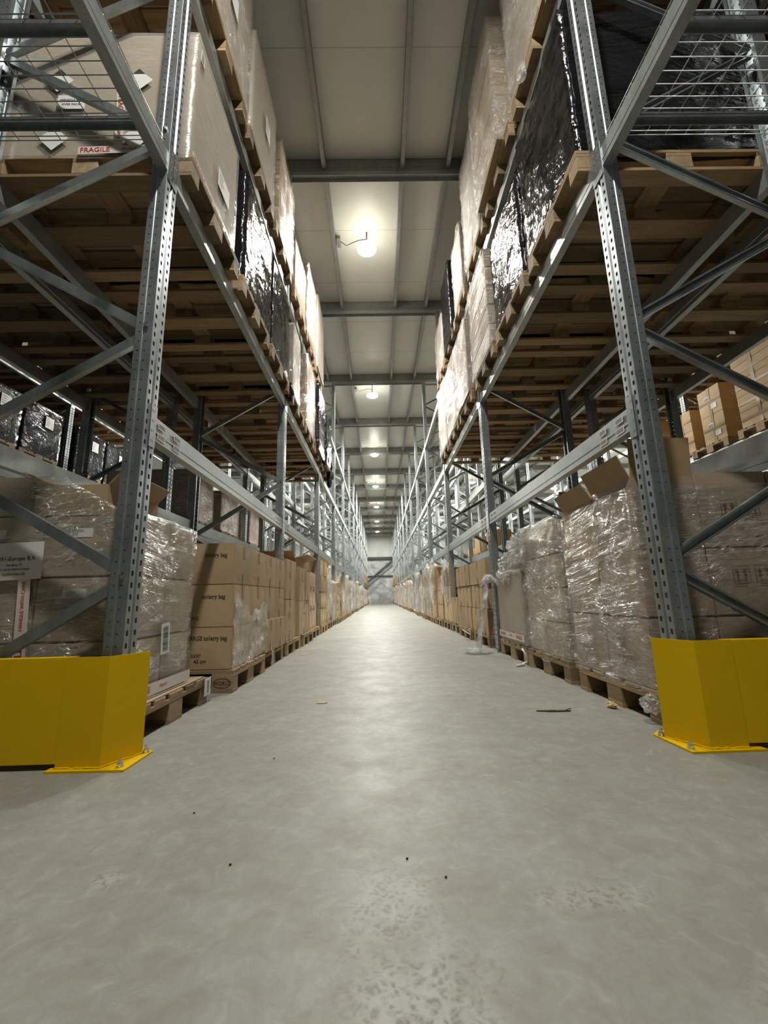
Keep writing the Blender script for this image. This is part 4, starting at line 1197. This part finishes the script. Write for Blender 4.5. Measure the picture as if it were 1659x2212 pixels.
updown(al_, 0, 0, .001, .06, '-Y', 'ink'); al_.children[0].rotation_euler = (0,0,0)
tape_strip(A, '-Y', (-1.43-al.x, yf_-.002-al.y, zt+.22-al.z), .42, .05, ['FRAGILE', 'FRAGILE'], roll=-PI/2+.05, step=.21, size=.042)
tape_strip(A, '-Y', (-1.36-al.x, yf_-.005-al.y, zt+.018-al.z), .56, .05, ['FRAGILE', 'FRAGILE', 'FRAGILE'], roll=.03, step=.19, size=.045)
ol = onA(MB().box(-.08, .08, -.05, .05, -.001, 0).mesh('l', M['white']), -1.72, zt+.36, 'overpack_label')
link('printed_text', text_mesh('AEROSOLS AND', .018, M['ink']), ol, (0, .014, .001)); link('printed_text', text_mesh('OVER PACK', .020, M['ink']), ol, (0, -.018, .001))
# labels on the aisle faces
put_flat(A, plain_label(.20, .14, 7), (XL+.052-al.x, 2.42-al.y, zt+.30-al.z), '+X', 'paper_label')
put_flat(A, barcode_mesh(.05, .08, 4), (XL+.052-al.x, 2.0-al.y, zt+.78-al.z), '+X', 'barcode_label')
tape_strip(A, '+X', (XL+.051-al.x, 0, zt+.02-al.z), .7, .05, ['FRAGILE', 'FRAGILE'], step=.2, size=.04)
for nm_, yy, hh in (('nearest load on the third left', 2.35, .5), ('labelled load on the third left', 3.3, .55)):
    o = [q for q in bpy.data.objects if q.name.startswith('stretch_wrap') and nm_ in q.get('label', '')][0]
    put_flat(o, plain_label(.15, .20, 2), (XL+.078-o.location.x, yy-o.location.y, hh), '+X', 'paper_label')
# white labels on the near face of the third-level cartons
for o in list(bpy.data.objects):
    l = o.get('label', '') or ''
    if o.name.startswith('cardboard_box') and 'white labelled cartons on the third' in l and 'near one' in l:
        put_flat(o, MB().box(-.20, .20, -.045, .045, -.001, 0).mesh('l', M['white']), (.30, -.1845, .15), '-Y', 'paper_label')
    if o.name.startswith('cardboard_box') and 'tall marked load in the second left' in l:
        s_ = .07
        for xx in (.42, .2):
            put_flat(o, poly_flat([[(-s_, 0), (0, -s_), (s_, 0), (0, s_)]], M['white']), (xx, -.405, .11), '-Y', 'hazard_diamond')
            put_flat(o, poly_flat([[(-s_*.4, s_*.6), (s_*.4, s_*.6), (0, s_)], [(-s_*.4, -s_*.6), (0, -s_), (s_*.4, -s_*.6)]], M['ink']), (xx, -.4062, .11), '-Y', 'diamond_tip')
crumple((XL+.03, 4.66, LEV[2]+.15), .05, .06, .09, 'black', 'ragged black film wad at the second left upright, second level', 2, .6, 3)
crumple((XL+.10, 8.25, LEV[2]+.16), .06, .12, .20, 'black', 'ragged black film hanging off the left second level end', 4, .6, 3)
crumple((XR-.08, 2.45, LEV[3]+.10), .03, .05, .06, 'filmwhite', 'small curl of clear film under the nearest third right load', 6, .4, 3)

# ==================================================== NEIGHBOURING RACKS
X2L = XL-DEP-.24; X2R = XR+DEP+.24    # inner faces of the back-to-back racks
def other_load(xf, s, y0, z, dy, h, kind, lab, grp, seed, boxes=None, cm='cardgrey', dx=1.05):
    xa, xb = sorted((xf, xf+s*dx))
    if boxes:
        ny, nz = boxes
        for kk in range(nz):
            for jj in range(ny):
                w = dy/ny; hz = h/nz
                o = tag(link('cardboard_box', carton_mesh(dx*.5, w-.008, hz-.004, M[cm]), None, (xf+s*dx*.25, y0+w*(jj+.5), z+.001+hz*kk)),
                    f'carton in the {lab}, {"lowest" if kk == 0 else NTH[kk]} layer, {NTH[jj]} along', 'box', grp)
    else:
        tag(link('overwrapped_carton', carton_mesh(xb-xa-.02, dy-.02, h-.01, M[cm]), None, ((xa+xb)/2, y0+dy/2, z+.001)), f'carton inside the film of the {lab}', 'box', grp)
    if kind: film_shell(xa, xb, y0, y0+dy, z-.03, lambda x, y: z+h, kind, f'film around the {lab}', grp, seed, .012, .05)
def other_pallet(xf, s, y0, z, lab, grp): pallet(xf+s*.56, y0+.4, z, lab, grp, False)
z1 = LEV[1]+BH/2+.001; z2 = LEV[2]+BH/2+.001
for j, (yy, h, lbl) in enumerate(((5.10, .62, 'wide load'), (6.20, .62, 'middle load'), (7.60, .62, 'far load'))):
    other_pallet(X2L, -1, yy, z1, f'pallet below the {lbl} on the first level behind the left rack', 'pallets behind the left rack')
    other_load(X2L+.02, -1, yy, z1+.145, .78, h, 'film', f'{lbl} on the first level behind the left rack', 'wrapped loads behind the left rack', 70+j, cm='cardpink')
for j, yy in enumerate((5.55, 6.42, 7.62, 8.5)):
    xf = XL-2*DEP-.24-2.3
    other_pallet(xf, -1, yy, z2, f'pallet below the {NTH[j]} black load across the left neighbouring aisle', 'pallets across the left neighbouring aisle')
    xa, xb = xf-1.05, xf+.03
    film_shell(xa, xb, yy, yy+.82, z2+.10, lambda x, y: z2+1.0, 'black', f'black film on the {NTH[j]} load across the left neighbouring aisle', 'black loads across the left neighbouring aisle', 80+j, .015, .05)
    tag(link('wrapped_load', carton_mesh(1.0, .78, .84, M['cardpink']), None, ((xa+xb)/2, yy+.41, z2+.146)), f'goods inside the {NTH[j]} black load across the left neighbouring aisle', 'box', 'black loads across the left neighbouring aisle')
    put_flat(bpy.data.objects[-1] if False else [q for q in bpy.data.objects if q.get('label') == f'black film on the {NTH[j]} load across the left neighbouring aisle'][0], plain_label(.18, .2, j), (.565, .1, .65), '+X', 'paper_label')
xf = XR+2*DEP+.24+2.3
for j, (yy, dy, h, bxs) in enumerate(((5.58, .72, 1.30, (1, 5)), (6.58, .50, .98, (1, 2)), (7.30, .50, .80, (1, 2)), (8.5, .8, 1.1, (2, 3)))):
    other_pallet(xf, 1, yy, z2, f'pallet below the {NTH[j]} bright carton load across the right neighbouring aisle', 'pallets across the right neighbouring aisle')
    other_load(xf-.02, 1, yy, z2+.145, dy, h, None, f'{NTH[j]} bright load across the right neighbouring aisle', 'bright cartons across the right neighbouring aisle', 90+j, bxs, 'cardlit')
for o in list(bpy.data.objects):
    l = o.get('label', '') or ''
    if o.name.startswith('cardboard_box') and 'second bright load across the right' in l:
        put_flat(o, barcode_mesh(.11, .09, 5), (-.271, .05, .30), '-X', 'shipping_label'); put_flat(o, plain_label(.12, .09, 6), (-.271, -.08, .14), '-X', 'shipping_label')
        put_flat(o, barcode_mesh(.13, .08, 8), (.0, -.251, .30), '-Y', 'shipping_label')
for o in list(bpy.data.objects):
    l = o.get('label', '') or ''
    if o.name.startswith('cardboard_box') and 'bright load across the right' in l:
        hz = max(v.co.z for v in o.data.vertices); hx = max(v.co.x for v in o.data.vertices); hy = max(v.co.y for v in o.data.vertices)
        link('packing_tape', MB().box(-hx-.0012, -hx-.0004, -.03, .03, 0, hz).mesh('tape', M['tape']), o)
        link('packing_tape', MB().box(-hx-.0022, -hx-.0014, -hy+.01, hy-.01, hz*.5-.02, hz*.5+.02).mesh('tape', M['tape']), o)
# third-level and second-level pallets of the neighbouring racks (undersides and edges seen between the beams)
for key, xfo, s, nm in (('L2', X2L, -1, 'behind the left rack'), ('R2', X2R, 1, 'behind the right rack')):
    for k in (1, 2):
        for i in range(3):
            for lev in (2, 3):
                z = LEV[lev]+BH/2+.001; y0 = slot_y(k, i)
                pallet(xfo+s*(.54), y0+.4, z, f'pallet on the {LVN[lev]} level {nm}, {ORD[i+1]} place, {ORD[k]} bay', f'pallets {nm}', False)
                tag(link('overwrapped_carton', carton_mesh(1.04, .76, .95, M['cardpink' if (i+k) % 2 else 'cardgrey']), None, (xfo+s*.54, y0+.4, z+.146)), f'stored carton on the {LVN[lev]} level {nm}, {ORD[i+1]} place, {ORD[k]} bay', 'box', f'stored cartons {nm}')
for s, xfo, nm in ((-1, XL-2*DEP-.24-2.3, 'left'), (1, XR+2*DEP+.24+2.3, 'right')):
    for k in (1, 2, 3):
        for i in range(3):
            z = LEV[3]+BH/2+.001; y0 = slot_y(k, i)
            pallet(xfo+s*.54, y0+.4, z, f'pallet on the third level across the {nm} neighbouring aisle, {ORD[i+1]} place, {ORD[k]} bay', f'high pallets across the {nm} neighbouring aisle', False)
            tag(link('overwrapped_carton', carton_mesh(1.04, .76, 1.0, M['cardpink' if s > 0 else 'cardgrey']), None, (xfo+s*.54, y0+.4, z+.146)), f'stored carton high across the {nm} neighbouring aisle, {ORD[i+1]} place, {ORD[k]} bay', 'box', f'stored cartons across the {nm} neighbouring aisle')
# cartons on the first level behind the right rack and at the far ends
for j, (yy, dy, h) in enumerate(((10.6, .5, .42), (11.6, .45, .22), (9.4, .5, .40))):
    other_pallet(X2R, 1, yy, z1, f'pale pallet on the first level behind the right rack, {NTH[j]} of three', 'pale pallets behind the right rack')
    other_load(X2R+.02, 1, yy, z1+.145, dy, h, None, f'{NTH[j]} small load behind the right rack', 'small carton loads behind the right rack', 0, (1, 1), 'cardlit', .9)
for side in ('L', 'R'):
    X, s, sn = SIDE[side][:3]
    for k in (11, 12, 13):
        for i in range(3):
            zt = rack_pallet(side, k, i, 1, -.06, None, False)
            box_wall(side, slot_y(k, i)+.02, slot_y(k, i)+.78, zt+.001, zt+rf.uniform(.4, .75), 2, 2, -.03, .5, f'carton on the first level, {ORD[i+1]} place of the {ORD[k]} {sn} bay', 'cardlit', group=f'far cartons on the first {sn} level', seed=k*3+i, far=True)
tag(link('stacked_cartons', FARBOX.mesh('far', M['card'], bevel=0)), 'distant brown cartons stacked along both racks from the seventh bay to the far wall', 'boxes', None, 'stuff')

# ==================================================== FLOOR LITTER
b = MB(); pts = [(-.085, 0), (-.06, .006), (-.02, .004), (-.01, .014), (.015, .012), (.02, .004), (.06, .004), (.09, .009), (.085, -.002), (.03, -.008), (-.02, -.010), (-.05, -.004)]
b.prism(pts, .001, .006); b.tube([(.06,.0,.006),(.085,.008,.012),(.09,.0,.014)], .002, 5)
tag(link('black_strap_scrap', b.mesh('s', M['ink']), None, (.88, 2.32, 0), (0,0,-.1)), 'flat torn piece of black strapping on the right of the aisle floor', 'litter')
crumple((1.205, 2.36, .014), .020, .035, .016, 'cardlit', 'small curled wood splinter on the floor by the near right pallet', 7, .4, 3, 'wood_splinter', cat='litter')
crumple((1.25, 2.07, .085), .045, .05, .04, 'filmwhite', 'wad of film stuck in the near right pallet opening', 9, .4, 4)
b = MB(); b.prism([(-.03,-.012),(.02,-.015),(.035,.0),(.01,.014),(-.02,.008)], .001, .004)
tag(link('paper_scrap', b.mesh('p', M['cardlit']), None, (-.353, 2.637, 0)), 'small flat paper scrap left of the aisle centre', 'litter')
b = MB(); b.prism([(-.06,-.03),(.03,-.04),(.07,.01),(.0,.035)], .001, .003)
tag(link('paper_scrap', b.mesh('p', M['cardlit']), None, (-.84, 4.85, 0), (0,0,.4)), 'pale brown paper scrap lying beside the second left bay', 'litter')
b = MB(); b.tube([(0,0,.01),(.03,.05,.012),(.05,.02,.03),(.02,-.03,.10),(.01,0,.14)], .010, 6); b.tube([(0,0,.01),(-.06,-.03,.01)], .010, 6)
tag(link('film_twist', b.mesh('p', M['plasticwhite'], smooth=True), None, (1.19, 3.72, 0)), 'white twist of film at the foot of the second right pallet', 'litter')
for i, (x, y) in enumerate(((-.42, 1.78), (-.55, 1.37), (.05, 1.12), (.13, 1.05), (-.36, 1.12))):
    crumple((x, y, .002), .0028, .0025, .002, 'ink', ('tiny dark crumb of dirt on the floor, ' + ('farthest left of the group', 'left near the guard shadow', 'biggest in the middle foreground', 'just right of the biggest', 'in the left foreground')[i]), i+2, .4, 2, 'dirt_crumb', cat='litter')

# ==================================================== LAMPS
LP = MB(); LP.lathe([(.05, 0), (.10, -.003), (.118, -.012), (.120, -.02)], 28)
LPm = LP.mesh('housing', M['housing'], smooth=True)
DF = MB(); DF.lathe([(.135, -.0205), (.155, -.035), (.150, -.060), (.11, -.080), (.05, -.088), (.005, -.090)], 28)
DFm = DF.mesh('diffuser', M['lamp'], smooth=True)
SU = MB(); SU.box(-.012, .012, -.012, .012, 0, .264)
SUm = SU.mesh('bracket', M['rust'])
LAMP = None
def lamp(x, y, nm, grp, power=1.0):
    global LAMP
    if LAMP is None:
        LAMP = empty('high_bay_lamp'); link('lamp_housing', LPm, LAMP); link('diffuser', DFm, LAMP); link('mounting_bracket', SUm, LAMP)
        r = LAMP; r.location = (x, y, 6.135)
    else: r = dup(LAMP, (x, y, 6.135))
    tag(r, nm, 'lamp', grp)
    ld = bpy.data.lights.new('lamp_light', 'AREA'); ld.shape = 'DISK'; ld.size = .27; ld.energy = 125*power; ld.color = (1, .985, .90)
    lo = bpy.data.objects.new('lamp_light', ld); COL.objects.link(lo); lo.parent = r; lo.location = (0, 0, -.10)
    ld2 = bpy.data.lights.new('lamp_glow', 'POINT'); ld2.shadow_soft_size = .10; ld2.energy = 7*power; ld2.color = (1, .95, .85)
    l2 = bpy.data.objects.new('lamp_glow', ld2); COL.objects.link(l2); l2.parent = r; l2.location = (0, 0, -.20)
    return r
LY = [5.80, 10.83, 15.83, 20.67, 25.62, 30.7, 35.7]
for j in range(7):
    lamp(-.085, LY[j], f'glowing round high bay lamp over the main aisle, {ORD[j+1]} visible from the near end', 'main aisle lamps', .22 if j == 6 else 1)
lamp(-.09, .30, 'unseen round high bay lamp above the crossing in front of the racks', 'main aisle lamps', .55)  # unseen lamp, placed and dimmed to brighten the near floor and guard fronts
for x, nm in ((4.75, 'right neighbouring'), (-4.85, 'left neighbouring'), (9.5, 'outer right')):
    for j in range(0, 7 if x < 9 else 4):
        y = (4.4 if x < 9 else 6.0)+5.29*j
        if j == 0: continue
        lamp(x, y, f'high bay lamp of the {nm} aisle, {ORD[j+1]} from the near end', f'{nm} aisle lamps', .45 if j == 0 else .9)
# junction boxes and cables beside the lamps
for j in range(5):
    y = LY[j]+.10
    b = MB(); b.box(-.03, .03, -.09, .09, -.03, .03); jb_ = link('junction_box', b.mesh('j', M['rust']), None, (-.545, y, 6.33))
    tag(jb_, f'small grey junction box on the joist beside the {ORD[j+1]} aisle lamp', 'junction box', 'junction boxes along the aisle ceiling')
    c = MB(); c.tube([(.03, 0, 0), (.12, .05, -.03), (.22, .03, .0), (.33, .0, .02), (.45, -.10, -.06)], .006, 6)
    link('cable', c.mesh('c', M['darksteel'], smooth=True), jb_)

# ------------------------------------------------------------------ world, camera, colour
w = bpy.data.worlds.new('World'); SC.world = w; w.use_nodes = True
w.node_tree.nodes['Background'].inputs[0].default_value = (.6,.65,.7,1); w.node_tree.nodes['Background'].inputs[1].default_value = .05
cd = bpy.data.cameras.new('cam'); cam = bpy.data.objects.new('camera', cd); COL.objects.link(cam)
yaw, pitch, roll, fpx = .0147, .1989, -.0251, 909.43
fw = Vector((math.sin(yaw)*math.cos(pitch), math.cos(yaw)*math.cos(pitch), math.sin(pitch)))
rt = Vector((math.cos(yaw), -math.sin(yaw), 0)); up = rt.cross(fw)
c_, s_ = math.cos(roll), math.sin(roll)
r2 = rt*c_+up*s_; u2 = up*c_-rt*s_
mt = Matrix((r2, u2, -fw)).transposed().to_4x4(); mt.translation = Vector((0, 0, .6))
cam.matrix_world = mt
cd.sensor_fit = 'HORIZONTAL'; cd.sensor_width = 36; cd.lens = fpx/1659*36; cd.clip_start = .02; cd.clip_end = 200
SC.camera = cam
SC.view_settings.view_transform = 'Standard'; SC.view_settings.look = 'None'; SC.view_settings.gamma = 1
SC.view_settings.exposure = 0.15
try: SC.view_settings.use_curve_mapping = False
except Exception: pass
SC.cycles.caustics_reflective = False; SC.cycles.caustics_refractive = False
SC.cycles.transparent_max_bounces = 24; SC.cycles.max_bounces = 6; SC.cycles.sample_clamp_indirect = 4
